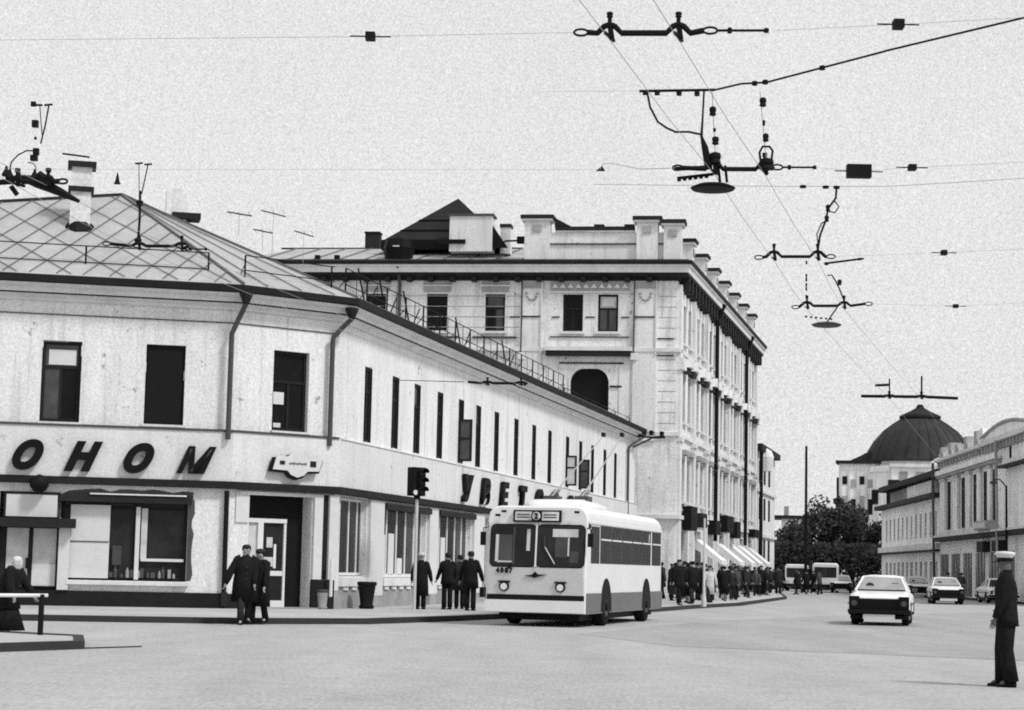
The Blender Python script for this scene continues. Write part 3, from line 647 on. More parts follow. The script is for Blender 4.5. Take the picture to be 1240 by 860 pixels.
for i, o in enumerate(doorS):
    MB().box(FS, o[0], o[1], -.3, -.25, o[2], o[3]).build('shop_glass', glass_far, big)
    for v in (.32, .66): MB().box(FS, o[0] + (o[1] - o[0]) * v, o[0] + (o[1] - o[0]) * v + .12, -.26, -.1, o[2], o[3]).build('mullion', board_m, big)
for i, (t, ww) in enumerate(((1.6, 2.6), (6.6, 2.2), (13.2, 2.5), (19.5, 3.8), (25.4, 2.2), (37.2, 4.0))):
    MB().box(FS, t, t + ww, .22, .75, 3.9 + (i % 2) * .3, 5.3 - (i % 3) * .25).build('shop_sign_panel', black if i != 1 else gutter_m, big)
for i, t in enumerate((8.5, 18.6, 26, 31.5, 37.4)):
    aw = MB(); a, b = t, t + 3.0
    p0, p1, p2, p3 = FS.P(a, .05, 3.5), FS.P(b, .05, 3.5), FS.P(b, 1.7, 2.2), FS.P(a, 1.7, 2.2)
    dn = Vector((0, 0, -.22)); th = Vector((0, 0, -.03))
    aw.prism([p0, p1, p2, p3], th).quad(p3, p2, p2 + dn, p3 + dn)
    for q, e in ((p0, p3), (p1, p2)): aw.prism([q, e, e + dn, q + Vector((0, 0, -.62))], FS.d * .02)
    aw.build('awning', awn_m, big)
# narrow building past it
nb = thing('narrow_building', 'narrow pale house with dark end wall and rounded cornice past the ornate building', 'building', (20.6, 163, 0))
FN = Frame((20.3, 163), 77)
MB().box(FN, 0, 16, -8, 0, 0, 11.6).build('wall', plaster2, nb)
MB().box(Frame((20.3, 163), -13), -8, -.05, .02, .3, 0, 11.4).build('end_wall', iron_g, nb)
MB().box(FN, -.2, 16.1, -8.2, .5, 11.6, 12.1).build('cornice', gutter_m, nb)
MB().lathe(FN.P(3.5, .1, 11.2), [(.9, -1.2), (1.0, 0), (.8, .5), (.3, .8)], 10).build('gable_scroll', plaster2, nb)
for k in range(3):
    for z in (2.5, 6, 9): MB().box(FN, 2 + k * 4, 3.2 + k * 4, -.02, .06, z, z + 1.8).build('window', glass_far, nb)
for z in (4.5, 8.2): MB().box(FN, 0, 16, .0, .2, z, z + .25).build('string_course', mould, nb)
MB().tube([FN.P(1.0, .3, 11.5), FN.P(1.0, .3, .3)], .15, 6).build('downpipe', iron, nb)

# ------------------------------------------------------------------ far right side of the street
FR = Frame((31.2, 121), 266.5)
cb = thing('columned_building', 'pale building with tall dark slots between white columns on the right of the street', 'building', tuple(FR.P(0, 0, 0)))
slots = [-8.3, -11.8, -15.8, -20.8, -27.2]
ops = [(t - .95, t + .75, 5.0, 8.6) for t in slots] + [(t - .4, t + .4, 9.0, 10.0) for t in (-3.2, -8.3)]
dops = [(-31 + k * 5.1, -27.6 + k * 5.1, .2, 3.2) for k in range(6)]
wm = MB(); wall(wm, FR, -31.5, 14, 0, 10.2, ops, .07)
c_ = [FR.P(-31.5, 0, 0), FR.P(-31.5, -22, 0), FR.P(14, -22, 0), FR.P(14, 0, 0)]
for i in range(3): wm.quad(c_[i], c_[i + 1], c_[i + 1] + Vector((0, 0, 10.2)), c_[i] + Vector((0, 0, 10.2)))
wm.quad(*[c + Vector((0, 0, 10.2)) for c in c_]); wm.build('wall', brick_far, cb)
for o in ops: window(cb, FR, o[0], o[1], o[2], o[3], -.06, (.5,), (.66,), th=.12, gm=glass_far)
for o in dops:
    MB().box(FR, o[0], o[1], .01, .05, o[2], o[3]).build('shop_glass', glass_g, cb)
    for v in (.3, .65): MB().box(FR, o[0] + 3.4 * v, o[0] + 3.4 * v + .18, .05, .12, o[2], o[3]).build('mullion', grey_far, cb)
for t in [-9.9, -10.4, -13.8, -14.4, -18.0, -18.9, -23.2, -24.6, -29, -30.5, -6.8]:
    c = MB().box(FR, t - .3, t + .3, .0, .14, 4.62, 8.7).build('column', brick_far, cb)
    MB().box(FR, t - .38, t + .38, .0, .2, 8.70, 8.94).build('capital', mould, c); MB().box(FR, t - .38, t + .38, .0, .2, 4.61, 4.85).build('column_base', mould, c)
MB().box(FR, -31.5, 14, .0, .55, 4.15, 4.45).build('ledge', gutter_m, cb)
MB().box(FR, -31.5, 14, .0, .6, 4.46, 4.6).build('ledge_top', mould, cb)
MB().box(FR, -31.5, -6, .0, .35, 8.95, 9.15).build('cornice', grey_far, cb)
MB().box(FR, -31.5, -6, .0, .45, 9.16, 9.5).build('frieze', brick_far, cb)
MB().box(FR, -31.6, 14, .0, .5, 10.2, 10.42).build('cornice', mould, cb)
MB().box(FR, -31.5, -13, -.6, .1, 10.43, 10.9).build('parapet', brick_far, cb)
MB().box(FR, -12.6, 14, -.6, .25, 10.43, 10.6).build('parapet', mould, cb)
pts = [FR.P(-12.3, -.6, 10.61), FR.P(4, -.6, 10.61)] + [FR.P(4 - 16.3 * q / 10, -.6, 10.75 + .55 * math.sin(PI * q / 10)) for q in range(11)]
MB().prism(pts, FR.n * .8).build('pediment', brick_far, cb)
for q in range(10): MB().tube([FR.P(4 - 16.3 * q / 10, .25, 10.8 + .55 * math.sin(PI * q / 10)), FR.P(4 - 16.3 * (q + 1) / 10, .25, 10.8 + .55 * math.sin(PI * (q + 1) / 10))], .12, 5).build('pediment_rim', grey_far, cb)
for t, z in ((-14.8, 11.5), (-19, 11.4), (-23, 11.1), (-26, 11.4), (-30, 11.3)): MB().box(FR, t - .5, t + .5, -.65, .2, 10.43, z).build('parapet_pier', grey_far, cb)
MB().box(FR, -4.6, 6, .0, .6, 8.4, 8.55).build('door_hood', gutter_m, cb)
for t in (-12.4, 3.5): MB().box(FR, t, t + 1.0, -.7, .3, 10.6, 11.5).build('pediment_pier', brick_far, cb)
k = -12.0
while k < 4: MB().box(FR, k, k + .5, .02, .3, 9.75, 10.18).build('cornice_bracket', grey_far, cb); k += 1.1
k = -31
while k < -13: MB().box(FR, k, k + .4, .02, .3, 9.80, 10.18).build('cornice_bracket', grey_far, cb); k += 1.4
for a, b in ((-9.5, -7.1), (-13.4, -10.8), (-17.6, -14.8), (-22.8, -19.3), (-28.6, -25.0)):      # grey panels painting recess shade between the white columns
    for c, d in ((a, (a + b) / 2 - 1.0), ((a + b) / 2 + .95, b)): MB().box(FR, c, d, .0, .035, 4.96, 8.86).build('recess_shade_panel', grey_far, cb)
for t in slots:
    MB().prism([FR.P(t - 1.3, .02, 4.0 + 4.9), FR.P(t + 1.1, .02, 8.9), FR.P(t - .1, .02, 9.5)], FR.n * .25).build('window_pediment', grey_far, cb)
    MB().box(FR, t - 1.3, t + 1.1, .0, .3, 4.62, 4.95).build('window_apron', mould, cb)
MB().box(FR, -11.5, -7.0, .0, .9, 4.62, 5.2).build('sign_board', grey_far, cb)
MB().box(FR, -11.2, -7.3, .9, .93, 4.72, 5.1).build('sign_face', board_m, cb)
for t in (-12.7, -7.2): MB().box(FR, t, t + 2.4, .05, .5, 3.2, 3.9).build('shop_sign_panel', gutter_m, cb)
for t in (-31.3, -4.9): MB().tube([FR.P(t, .6, 10.2), FR.P(t, .5, .3)], .10, 6).build('downpipe', grey_far if t > -9 else iron_g, cb)

mb_ = thing('gabled_building', 'pale two storey building with dark roof edges beside the columned building', 'building', tuple(FR.P(-31.6, 0, 0)))
ops = [(-34.2 - k * 2.7, -33.2 - k * 2.7, 4.6, 6.6) for k in range(12)] + [(-34.3 - k * 2.7, -32.9 - k * 2.7, .5, 2.7) for k in range(12)]
wm = MB(); wall(wm, FR, -67, -31.6, 0, 7.6, ops, .3)
c_ = [FR.P(-67, 0, 0), FR.P(-67, -15, 0), FR.P(-31.6, -15, 0), FR.P(-31.6, 0, 0)]
for i in range(3): wm.quad(c_[i], c_[i + 1], c_[i + 1] + Vector((0, 0, 7.6)), c_[i] + Vector((0, 0, 7.6)))
wm.build('wall', brick_far, mb_)
for i, o in enumerate(ops): window(mb_, FR, o[0], o[1], o[2], o[3], -.28, (.5,), (.66,), th=.1, gm=glass_far)
MB().box(FR, -67.2, -31.65, .0, .7, 7.6, 7.95).build('cornice', gutter_m, mb_)
MB().box(FR, -67.2, -31.65, .0, .5, 3.45, 3.6).build('string_course', gutter_m, mb_)
MB().box(FR, -67.2, -31.65, .0, .35, 3.61, 4.1).build('band', mould, mb_)
MB().box(FR, -67, -31.65, -14, -.8, 7.96, 9.3).build('attic_storey', grey_far, mb_)
MB().box(FR, -52, -38, -.8, -.3, 7.96, 9.2).build('attic_front', brick_far, mb_)
MB().box(FR, -67.3, -31.65, -14.5, .3, 9.3, 9.75).build('roof_edge', roof_dark, mb_)
MB().quad(FR.P(-67.3, .3, 9.76), FR.P(-31.65, .3, 9.76), FR.P(-31.65, -7, 11.0), FR.P(-67.3, -7, 11.0)).build('roof', roof_dark, mb_)

# domed theatre in the distance
dm = thing('domed_building', 'distant round theatre with dark dome and pale rounded walls', 'building', (46.4, 224, 0))
DC = Vector((46.4, 224, -.5))
MB().lathe(DC, [(6.6, 0), (6.6, 13.4), (6.9, 13.5), (6.9, 14.1)], 28).build('rotunda_wall', brick_far, dm)
MB().lathe(DC, [(6.6, 14.1), (6.2, 14.3), (6.1, 14.8)], 28).build('drum', grey_far, dm)
MB().lathe(DC, [(6.2, 14.7), (6.1, 14.9), (5.75, 16.1), (5.1, 17.2), (4.1, 18.35), (2.9, 19.25), (2.1, 19.75), (2.05, 19.8)], 28).build('dome', dome_m, dm, True)
for k in range(28):
    a = 2 * PI * k / 28
    MB().tube([DC + Vector((r * 1.012 * math.cos(a), r * 1.012 * math.sin(a), z)) for r, z in ((6.1, 14.9), (5.75, 16.1), (5.1, 17.2), (4.1, 18.35), (2.9, 19.25), (2.1, 19.75))], .03, 4).build('dome_rib', dome_m, dm)
MB().lathe(DC, [(2.2, 19.7), (2.35, 19.85), (2.3, 20.1), (1.2, 20.6), (.5, 21.0), (.3, 21.4)], 20).build('dome_cap', roof_dark, dm)
for k in range(9):
    a = PI + .2 + k * .33; q = DC + Vector((6.6 * math.cos(a), 6.6 * math.sin(a), 0)); F = Frame((q.x, q.y), math.degrees(a) + 90)
    for z, h in ((5, 2.2), (9.4, 1.6)): MB().box(F, -.45, .45, -.1, .12, z, z + h).build('window', glass_far, dm)
# skirt roof and left wing
FW = Frame((36.9, 222), -14)
MB().box(FW, 0, 5.6, -9, 0, 0, 13.9).build('wing_wall', brick_far, dm)
MB().box(FW, -.35, 5.7, -9.3, .35, 13.9, 14.25).build('wing_cornice', gutter_m, dm)
MB().prism([FW.P(.8, -2, 14.26), FW.P(5.6, -2, 14.26), FW.P(5.6, -2, 16.2), FW.P(4.2, -2, 16.0), FW.P(2.2, -2, 14.9)], FW.n * -5).build('wing_roof', dome_m, dm)
MB().box(FW, -.35, .0, -4, -1, 5, 12.4).build('wing_dark_edge', iron, dm)  # dark upright strip along the wing's left edge
for i, t in enumerate((.4, 1.35, 2.3, 3.2)):
    for j, (z, h) in enumerate(((11.6, .9), (8.6, 1.7), (5.6, 1.7))): MB().box(FW, t, t + .5, -.05, .08, z - .35 * (i % 2), z + h - .35 * (i % 2)).build('window', grey_far if (i + j) % 2 else glass_far, dm)
for t in (.15, 1.05, 1.98, 2.92): MB().box(FW, t, t + .2, .0, .14, 4, 13.3).build('pilaster', mould, dm)
MB().box(Frame((50.3, 219), 0), -2.4, 1.6, -1, 3, 0, 15.9).build('corner_tower', grey_far, dm)
MB().box(Frame((46.4, 217.4), -8), -4.8, 4, -.5, .8, 11.4, 12.0).build('porch_roof', roof_dark, dm)
F2 = Frame((41.9, 217.3), -8)
MB().box(F2, 0, 9.6, -3, 0, 0, 13.4).build('front_block', brick_far, dm)
MB().box(F2, -.2, 9.8, -3.1, .4, 13.4, 13.75).build('front_cornice', mould, dm)
MB().prism([F2.P(4.2, -.4, 13.76)] + [F2.P(6.7 - 2.5 * math.cos(PI * q / 10), -.4, 13.76 + 1.0 * math.sin(PI * q / 10)) for q in range(11)], F2.n * .6).build('arched_pediment', brick_far, dm)
MB().prism([F2.P(4.8, .21, 13.8)] + [F2.P(6.7 - 1.9 * math.cos(PI * q / 10), .21, 13.8 + .65 * math.sin(PI * q / 10)) for q in range(11)], F2.n * .03).build('pediment_field', grey_far, dm)
for q in range(5): MB().box(F2, .8 + q * 1.8, 1.7 + q * 1.8, .01, .08, 11.9, 12.9).build('window', grey_far, dm)
# small house behind the trees
hs = thing('small_house', 'small pale house with flat roof showing behind the trees', 'building', (29.4, 214, 0))
Fh = Frame((29.4, 214), -10)
MB().box(Fh, 0, 4.2, -6, 0, 0, 7.4).build('wall', brick_far, hs); MB().box(Fh, -1, 4.6, -6.3, .4, 7.4, 7.75).build('roof', gutter_m, hs); MB().box(Fh, .2, .7, -2, -1.5, 7.75, 8.8).build('chimney', grey_far, hs)

# ------------------------------------------------------------------ trees at the end of the street
def tree(x, y, h, w_, label, seed, dens=1500, mt=leaf_m, low=.8):
    rnd = random.Random(seed); o = thing('broadleaf_tree', label, 'tree', (x, y, 0), 'dark trees closing the street')
    t = MB(); t.tube([(x, y, 0), (x + .1, y, h * .25), (x - .1, y + .1, h * .5), (x, y, h * .8)], [.26, .2, .14, .05], 7)
    t.build('trunk', bark_m, o)
    l = MB(); clumps = []
    for k in range(13):
        a = rnd.uniform(0, 2 * PI); zz = rnd.uniform(.22, .93); rr = w_ * math.sin(PI * min(1, (zz * .78 + .16))) * rnd.uniform(.25, .95)
        e = Vector((x + rr * math.cos(a), y + rr * math.sin(a), h * zz)); clumps.append((e, rnd.uniform(.5, 1.0) * w_ * .48))
        s = Vector((x, y, h * zz * .6)); l.tube([s, (s + e) / 2 + Vector((0, 0, .2)), e], [.09, .06, .02], 4)
    lo = l.build('limbs', bark_m, o); lo['kind'] = 'stuff'
    for part, m_, n_ in (('crown', mt, int(dens * .72)), ('crown', leaf_m2, int(dens * .28))):
        f = MB(); vs = []; fs = []
        for k in range(n_):
            c, r_ = rnd.choice(clumps); d = Vector((rnd.gauss(0, 1), rnd.gauss(0, 1), rnd.gauss(0, 1))).normalized() * r_ * rnd.random() ** .4
            q = c + d; q.z = max(low * rnd.uniform(.5, 1), q.z); s = rnd.uniform(.13, .28)
            u = Vector((rnd.gauss(0, 1), rnd.gauss(0, 1), rnd.gauss(0, 1))).normalized(); v = u.orthogonal().normalized() * s * .6; u = u * s
            i0 = len(vs); vs += [q - u, q + v, q + u, q - v]; fs.append((i0, i0 + 1, i0 + 2, i0 + 3))
        f.v, f.f = vs, fs; c = f.build(part, m_, o); c['kind'] = 'stuff'
for i, (x, y, h, w_, lb) in enumerate((
    (27.6, 197, 7.4, 2.6, 'dark bushy tree nearest the narrow house at the street end'),
    (29.6, 201, 7.0, 2.2, 'low dark tree in front of the small pale house'),
    (31.6, 198, 9.3, 2.6, 'tallest dark tree beside the thin pole'),
    (33.0, 203, 10.0, 2.0, 'loose topped tree with a sprig standing above the crown line'),
    (34.4, 199, 8.7, 2.7, 'broad dark tree before the theatre wing'),
    (36.6, 201, 8.6, 2.7, 'dense dark tree under the pale theatre wing'),
    (38.6, 199, 8.9, 2.5, 'dark tree pressed against the gabled building'),
    (30.5, 206, 8.4, 2.6, 'dark tree behind the low tree at the street end'),
    (35.6, 208, 8.4, 3.0, 'rounded dark tree in the second row before the theatre'))):
    tree(x, y, h, w_, lb, 20 + i, 2200)
hd = MB(); rnd = random.Random(5)
for k in range(5200):
    q = Vector((rnd.uniform(25.5, 39.5), rnd.uniform(193, 197), rnd.random() ** .8 * 4.6)); s = rnd.uniform(.14, .3)
    u = Vector((rnd.gauss(0, 1), rnd.gauss(0, 1), rnd.gauss(0, 1))).normalized(); v = u.orthogonal().normalized() * s * .6; u = u * s
    i0 = len(hd.v); hd.v += [q - u, q + v, q + u, q - v]; hd.f.append((i0, i0 + 1, i0 + 2, i0 + 3))
tag(hd.build('shrubs', leaf_m), kind='stuff')

# ------------------------------------------------------------------ poles
def lamp_post(x, y, h, r, label, cat='lamp post', arm=None, mt=None):
    o = thing('lamp_post', label, cat, (x, y, 0))
    MB().tube([(x, y, .1), (x, y, 1.0), (x, y, h)], [r * 1.25, r, r * .7], 8).build('pole', mt or iron, o)
    MB().lathe((x, y, .1), [(r * 2, 0), (r * 2, .25), (r * 1.3, .5)], 10).build('base', mt or iron, o)
    if arm:
        MB().tube([(x, y, h - .1), (x + arm * .5, y - .2, h + .35), (x + arm, y - .4, h + .3)], .04, 6).build('arm', mt or iron, o)
        MB().lathe((x + arm, y - .4, h + .1), [(.03, .2), (.2, .1), (.24, 0), (.1, -.08)], 10).build('lamp_head', iron_g, o)
    return o
lamp_post(7.85, 79.5, 3.6, .05, 'slim pale post on the kerb just past the trolleybus', mt=coat_l)
lamp_post(22.6, 151, 11.2, .13, 'tall thin black pole against the sky left of the trees', 'pole')
lamp_post(30.7, 122.5, 7.2, .09, 'lamp post with a hooked arm at the right edge by the columned building', arm=-.9)

# traffic signal by the shop windows
tl = thing('traffic_light', 'black three lamp traffic signal with hoods standing at the corner shop windows', 'traffic light', (-2.83, 61.2, .13))
MB().tube([(-2.83, 61.2, .13), (-2.83, 61.2, 3.55)], .05, 8).build('post', coat_l, tl)
FT = Frame((-2.83, 61.2), 40)
MB().box(FT, -.27, .2, -.16, .16, 3.60, 4.48).build('housing', iron, tl)
for k, z in enumerate((3.76, 4.04, 4.32)):
    MB().tube([FT.P(.0, .16, z), FT.P(.0, .22, z)], .11, 12).build('lens', lampg if False else glass_s, tl)
    h = MB(); rr = []
    for q in range(9):
        a = PI * q / 8; rr.append([FT.P(.13 * math.cos(a), .16, z + .13 * math.sin(a)), FT.P(.13 * math.cos(a), .42, z - .01 + .12 * math.sin(a)), FT.P(.14 * math.cos(a), .42, z + .13 * math.sin(a)), FT.P(.145 * math.cos(a), .16, z + .145 * math.sin(a))])
    h.rings(rr); h.build('hood', iron, tl)
    MB().prism([FT.P(.2, -.12, z + .1), FT.P(.2, .1, z + .1), FT.P(.42, .0, z + .02), FT.P(.42, -.05, z + .0)], Vector((0, 0, .035))).build('side_hood', iron, tl)
MB().tube([FT.P(-.2, .16, 3.70), FT.P(-.2, .20, 3.70)], .075, 12).build('lit_lens', lampg, tl)
MB().tube([FT.P(0, 0, 3.5), FT.P(0, 0, 3.62)], .1, 8).build('bracket', iron, tl)

# low railing on the refuge island
rl = thing('island_railing', 'low grey pipe railing on the refuge island at the left edge', 'railing', (-8.12, 34.9, .12))
MB().tube([(-8.12, 34.9, .1), (-8.12, 34.9, .82)], .05, 8).build('post', iron, rl)
MB().tube([(-8.03, 34.95, .80), (-9.2, 34.3, .79), (-11.5, 33.0, .78)], .032, 8).build('rail', frame_w, rl)
MB().tube([(-10.9, 33.35, .1), (-10.9, 33.35, .78)], .05, 8).build('post', iron, rl)

# ------------------------------------------------------------------ trolleybus (built at the origin, front at y = 0 facing -y)
def bus_ring(y, hw, z0, z1, rake=0, n=5, rr=.28):
    pts = []
    for cx, cz, a0 in ((hw - rr, z1 - rr, 0), (-hw + rr, z1 - rr, PI / 2)):
        for k in range(n): a = a0 + PI / 2 * k / (n - 1); pts.append((cx + rr * math.cos(a), cz + rr * math.sin(a)))
    pts += [(-hw, z0 + .9), (-hw, z0), (hw, z0), (hw, z0 + .9)]
    return [Vector((x, y + rake * max(0, (z - 1.5)) / 1.4, z)) for x, z in pts]
bus = thing('trolleybus', 'white trolleybus with grey front and dark skirt pulling out past the corner shop', 'trolleybus', (0, 0, 0))
BL = 10.9
b = MB(); b.rings([bus_ring(.05, 1.27, .36, 3.0, .16), bus_ring(.12, 1.30, .34, 3.03, .14), bus_ring(.5, 1.30, .34, 3.05, .05), bus_ring(BL - .5, 1.30, .34, 3.05), bus_ring(BL - .12, 1.28, .36, 3.0), bus_ring(BL, 1.16, .4, 2.94)])
b.build('body', bus_w, bus)
yf = lambda z: .05 + .16 * max(0, z - 1.5) / 1.4
def fbox(x0, x1, z0, z1, d0, d1, nm, mt, parent=None):
    vs = [Vector((x, yf(z) + d, z)) for d in (d0, d1) for x, z in ((x0, z0), (x1, z0), (x1, z1), (x0, z1))]
    return MB().add(vs, [(3, 2, 1, 0), (4, 5, 6, 7), (0, 1, 5, 4), (1, 2, 6, 5), (2, 3, 7, 6), (3, 0, 4, 7)]).build(nm, mt, parent or bus)
fbox(-1.22, 1.24, .80, 1.48, -.03, .02, 'front_panel', bus_g)
fbox(-1.25, 1.27, .67, .79, -.04, .02, 'dark_band', bus_k)
fbox(-1.28, 1.29, .36, .66, -.10, .02, 'bumper', bus_w)
for x0, x1 in ((-1.21, -.015), (.015, 1.26)):
    cx, cz, hx, hz, r = (x0 + x1) / 2, 2.03, (x1 - x0) / 2, .545, .14; ring = []
    for ax, az, a0 in ((1, 1, 0), (-1, 1, PI / 2), (-1, -1, PI), (1, -1, 1.5 * PI)):
        for k in range(5): a = a0 + PI / 2 * k / 4; ring.append((cx + ax * (hx - r) + r * math.cos(a), cz + az * (hz - r) + r * math.sin(a)))
    MB().prism([Vector((x, yf(z) - .035, z)) for x, z in ring], (0, .05, 0)).build('windscreen_seal', bus_k, bus)
    g = MB().prism([Vector((cx + (x - cx) * .965, yf(z) - .045, cz + (z - cz) * .95)) for x, z in ring], (0, .03, 0)).build('windscreen', glass_s, bus)
    if x0 > 0:
        fbox(.42, 1.08, 2.26, 2.46, -.052, -.046, 'sun_blind', curtain, g); fbox(.5, .8, 1.75, 2.25, -.05, -.046, 'driver_seat', glass_g, g); fbox(.88, 1.1, 1.62, 1.9, -.05, -.046, 'cab_panel', glass_g, g); fbox(.82, .86, 1.78, 2.25, -.052, -.046, 'cab_post', curtain, g)
        MB().tube([(.5, yf(1.62) - .07, 1.58), (.24, yf(2.0) - .08, 2.0)], .016, 5).build('wiper', chrome, bus)
        MB().tube([(.24, yf(2.0) - .08, 1.95), (.22, yf(2.2) - .08, 2.3)], .012, 5).build('wiper_blade', iron_g, bus)
    else:
        fbox(-1.06, -.98, 1.62, 2.3, -.052, -.046, 'entry_handrail', curtain, g); fbox(-1.0, -.62, 1.60, 1.64, -.052, -.046, 'entry_step_edge', curtain, g); fbox(-.25, -.16, 1.9, 2.45, -.052, -.046, 'cab_light_gap', curtain, g); fbox(-.6, -.56, 1.56, 2.5, -.052, -.046, 'door_edge', glass_g, g); fbox(-.98, -.62, 1.64, 2.3, -.05, -.046, 'door_pane', glass_g, g)
        MB().tube([(-.62, yf(1.62) - .07, 1.56), (-.72, yf(1.5) - .06, 1.44), (-.74, yf(1.3) - .06, 1.32)], .02, 5).build('wiper', black, bus)
fbox(-.02, .02, 1.5, 2.6, -.06, .0, 'centre_pillar', bus_w)
fbox(-.62, .62, 2.63, 2.93, -.10, .1, 'destination_box', bus_k)
for x0, x1 in ((-.57, -.13), (.13, .57)):
    q = fbox(x0, x1, 2.67, 2.89, -.112, -.1, 'destination_panel', curtain)
    for z in (2.735, 2.80): fbox(x0 + .05, x1 - .06, z, z + .03, -.118, -.112, 'route_line', iron_g, q)
q = MB().tube([Vector((0, .10, 2.78)), Vector((0, .03, 2.78))], .14, 20).build('route_disc', bus_k, bus)
MB().tube([Vector((0, .03, 2.78)), Vector((0, .015, 2.78))], .105, 20).build('route_plate', board_m, q)
Fb = Frame((0, 0), 0)
text_part('2', Fb, 0, -.005, 2.71, .2, .02, black, bus, 0, .01, 1, 'route_number')
for k, ch in enumerate('4007'): text_part(ch, Fb, -.98 + k * .115, -.005 + .0, 1.34, .18, .03, iron, bus, 0, .008, .9, 'fleet_number')
MB().prism([(-.28, .01, 1.27), (-.08, .01, 1.30), (0, .01, 1.38), (.07, .01, 1.31), (.3, .01, 1.31), (.07, .01, 1.25), (-.02, .01, 1.22), (-.1, .01, 1.25)], (0, -.03, 0)).build('front_badge', black, bus)
for x in (-.80, .66):
    h = MB().tube([(x, .03, 1.0), (x, -.02, 1.0)], .13, 18).build('headlight', bus_k, bus); MB().tube([(x, -.02, .99), (x, -.045, .99)], .085, 16).build('lens', lampg, h)
    MB().box(Fb, x - .15, x + .15, -.03, .03, 1.10, 1.14).build('headlight_lid', bus_k, h)
for x in (-1.08, .98, -.92): MB().box(W0, x, x + .12, .03, .1, 2.66 + (.1 if x < -1 else .2), 2.72 + (.1 if x < -1 else .2)).build('marker_lamp', bus_k, bus)
for sx in (1, -1):      # sides
    def side(y0, y1, z0, z1, d, nm, mt, parent=None):
        return MB().box(W0, sx * 1.282 if sx > 0 else -1.282 - d - .02, sx * 1.282 + d + .02 if sx > 0 else -1.282, y0, y1, z0, z1).build(nm, mt, parent or bus)
    ys = [1.75 + k * 1.44 for k in range(6)] + [BL - .45]
    sw = side(.62, 1.62, 1.62, 2.56, .008, 'cab_window', glass_b)
    for k in range(5):
        q = side(ys[k], ys[k + 1] - .05, 1.62, 2.60, .006, 'side_window', glass_b); side(ys[k] + .05, ys[k + 1] - .12, 2.22, 2.26, .02, 'window_bar', bus_w, q)
        if k == 4: side(ys[k] + 1.05, ys[k] + 1.12, 2.28, 2.52, .02, 'window_catch', bus_w, q)
    q = side(ys[5] + .15, BL - .35, 1.62, 2.60, .006, 'rear_side_window', glass_b); side(ys[5] + .2, BL - .4, 2.22, 2.26, .02, 'window_bar', bus_w, q)
    side(.25, BL - .2, 2.62, 2.68, .03, 'gutter_rail', bus_w); side(.12, BL - .08, .35, .86, .012, 'skirt', bus_d)
    side(.3, .45, 2.5, 2.6, .03, 'side_lamp', bus_k)
    for yw in (2.55, 8.25):
        pts = []
        for k in range(13): a = PI * k / 12; pts.append((sx * 1.325, yw + .66 * math.cos(a), .38 + .86 * math.sin(a)))
        MB().prism(pts, (-sx * .25, 0, 0)).build('wheel_arch', bus_k, bus)
        wl = MB().tube([(sx * 1.0, yw, .5), (sx * 1.05, yw, .5), (sx * 1.27, yw, .5), (sx * 1.315, yw, .5)], [.44, .5, .5, .46], 22).build('wheel', tyre, bus)
        MB().tube([(sx * 1.3, yw, .5), (sx * 1.325, yw, .5)], .25, 16).build('rim', iron_g, wl); MB().tube([(sx * 1.3, yw, .5), (sx * 1.36, yw, .5)], .09, 10).build('hub', iron, wl)
MB().box(W0, -1.05, 1.05, .5, BL - .4, .16, .36).build('underframe', bus_k, bus)
MB().box(W0, -.9, .9, 1.6, 1.9, .28, .5).build('axle', bus_k, bus)
MB().box(W0, -1.345, -1.315, .35, 1.25, .40, 2.5).build('front_door', bus_w, bus)
b = MB(); rr = []
for y, hw, h in ((1.1, .35, .02), (1.5, .75, .22), (3.4, .85, .30), (5.2, .8, .26), (6.0, .4, .02)):
    rr.append([Vector((hw * x, y, 3.03 + h * z)) for x, z in ((-1, 0), (-.9, .6), (-.6, 1), (.6, 1), (.9, .6), (1, 0))])
b.rings(rr); b.build('roof_fairing', bus_w, bus, True)
for sx in (-.42, .42):
    MB().box(W0, sx - .18, sx + .18, 3.3, 3.9, 3.28, 3.42).build('pole_base', iron_g, bus)
    MB().tube([(sx, 3.4, 3.4), (sx * .9, 5.6, 4.15), (sx * .68, 9.4, 5.45)], [.028, .022, .015], 6).build('trolley_pole', pole_m, bus)
    MB().box(W0, sx * .68 - .04, sx * .68 + .04, 9.3, 9.6, 5.44, 5.56).build('collector_head', black, bus)
    for k in range(4): MB().tube([(sx + .1 - .06 * k, 3.5, 3.42), (sx + .06 - .05 * k, 4.2, 3.62)], .015, 4).build('spring', iron_g, bus)
for x in (-1.32, 1.34):
    MB().tube([(x * .95, .22, 2.5), (x * 1.05, .06, 2.46), (x * 1.05, .05, 2.3)], .015, 5).build('mirror_arm', bus_k, bus)
    MB().box(W0, x * 1.05 - .07, x * 1.05 + .07, .02, .06, 2.02, 2.36).build('mirror', bus_k, bus)
bus.location = (.70, 50.3, 0); bus.rotation_euler = (0, 0, R(-14.6))

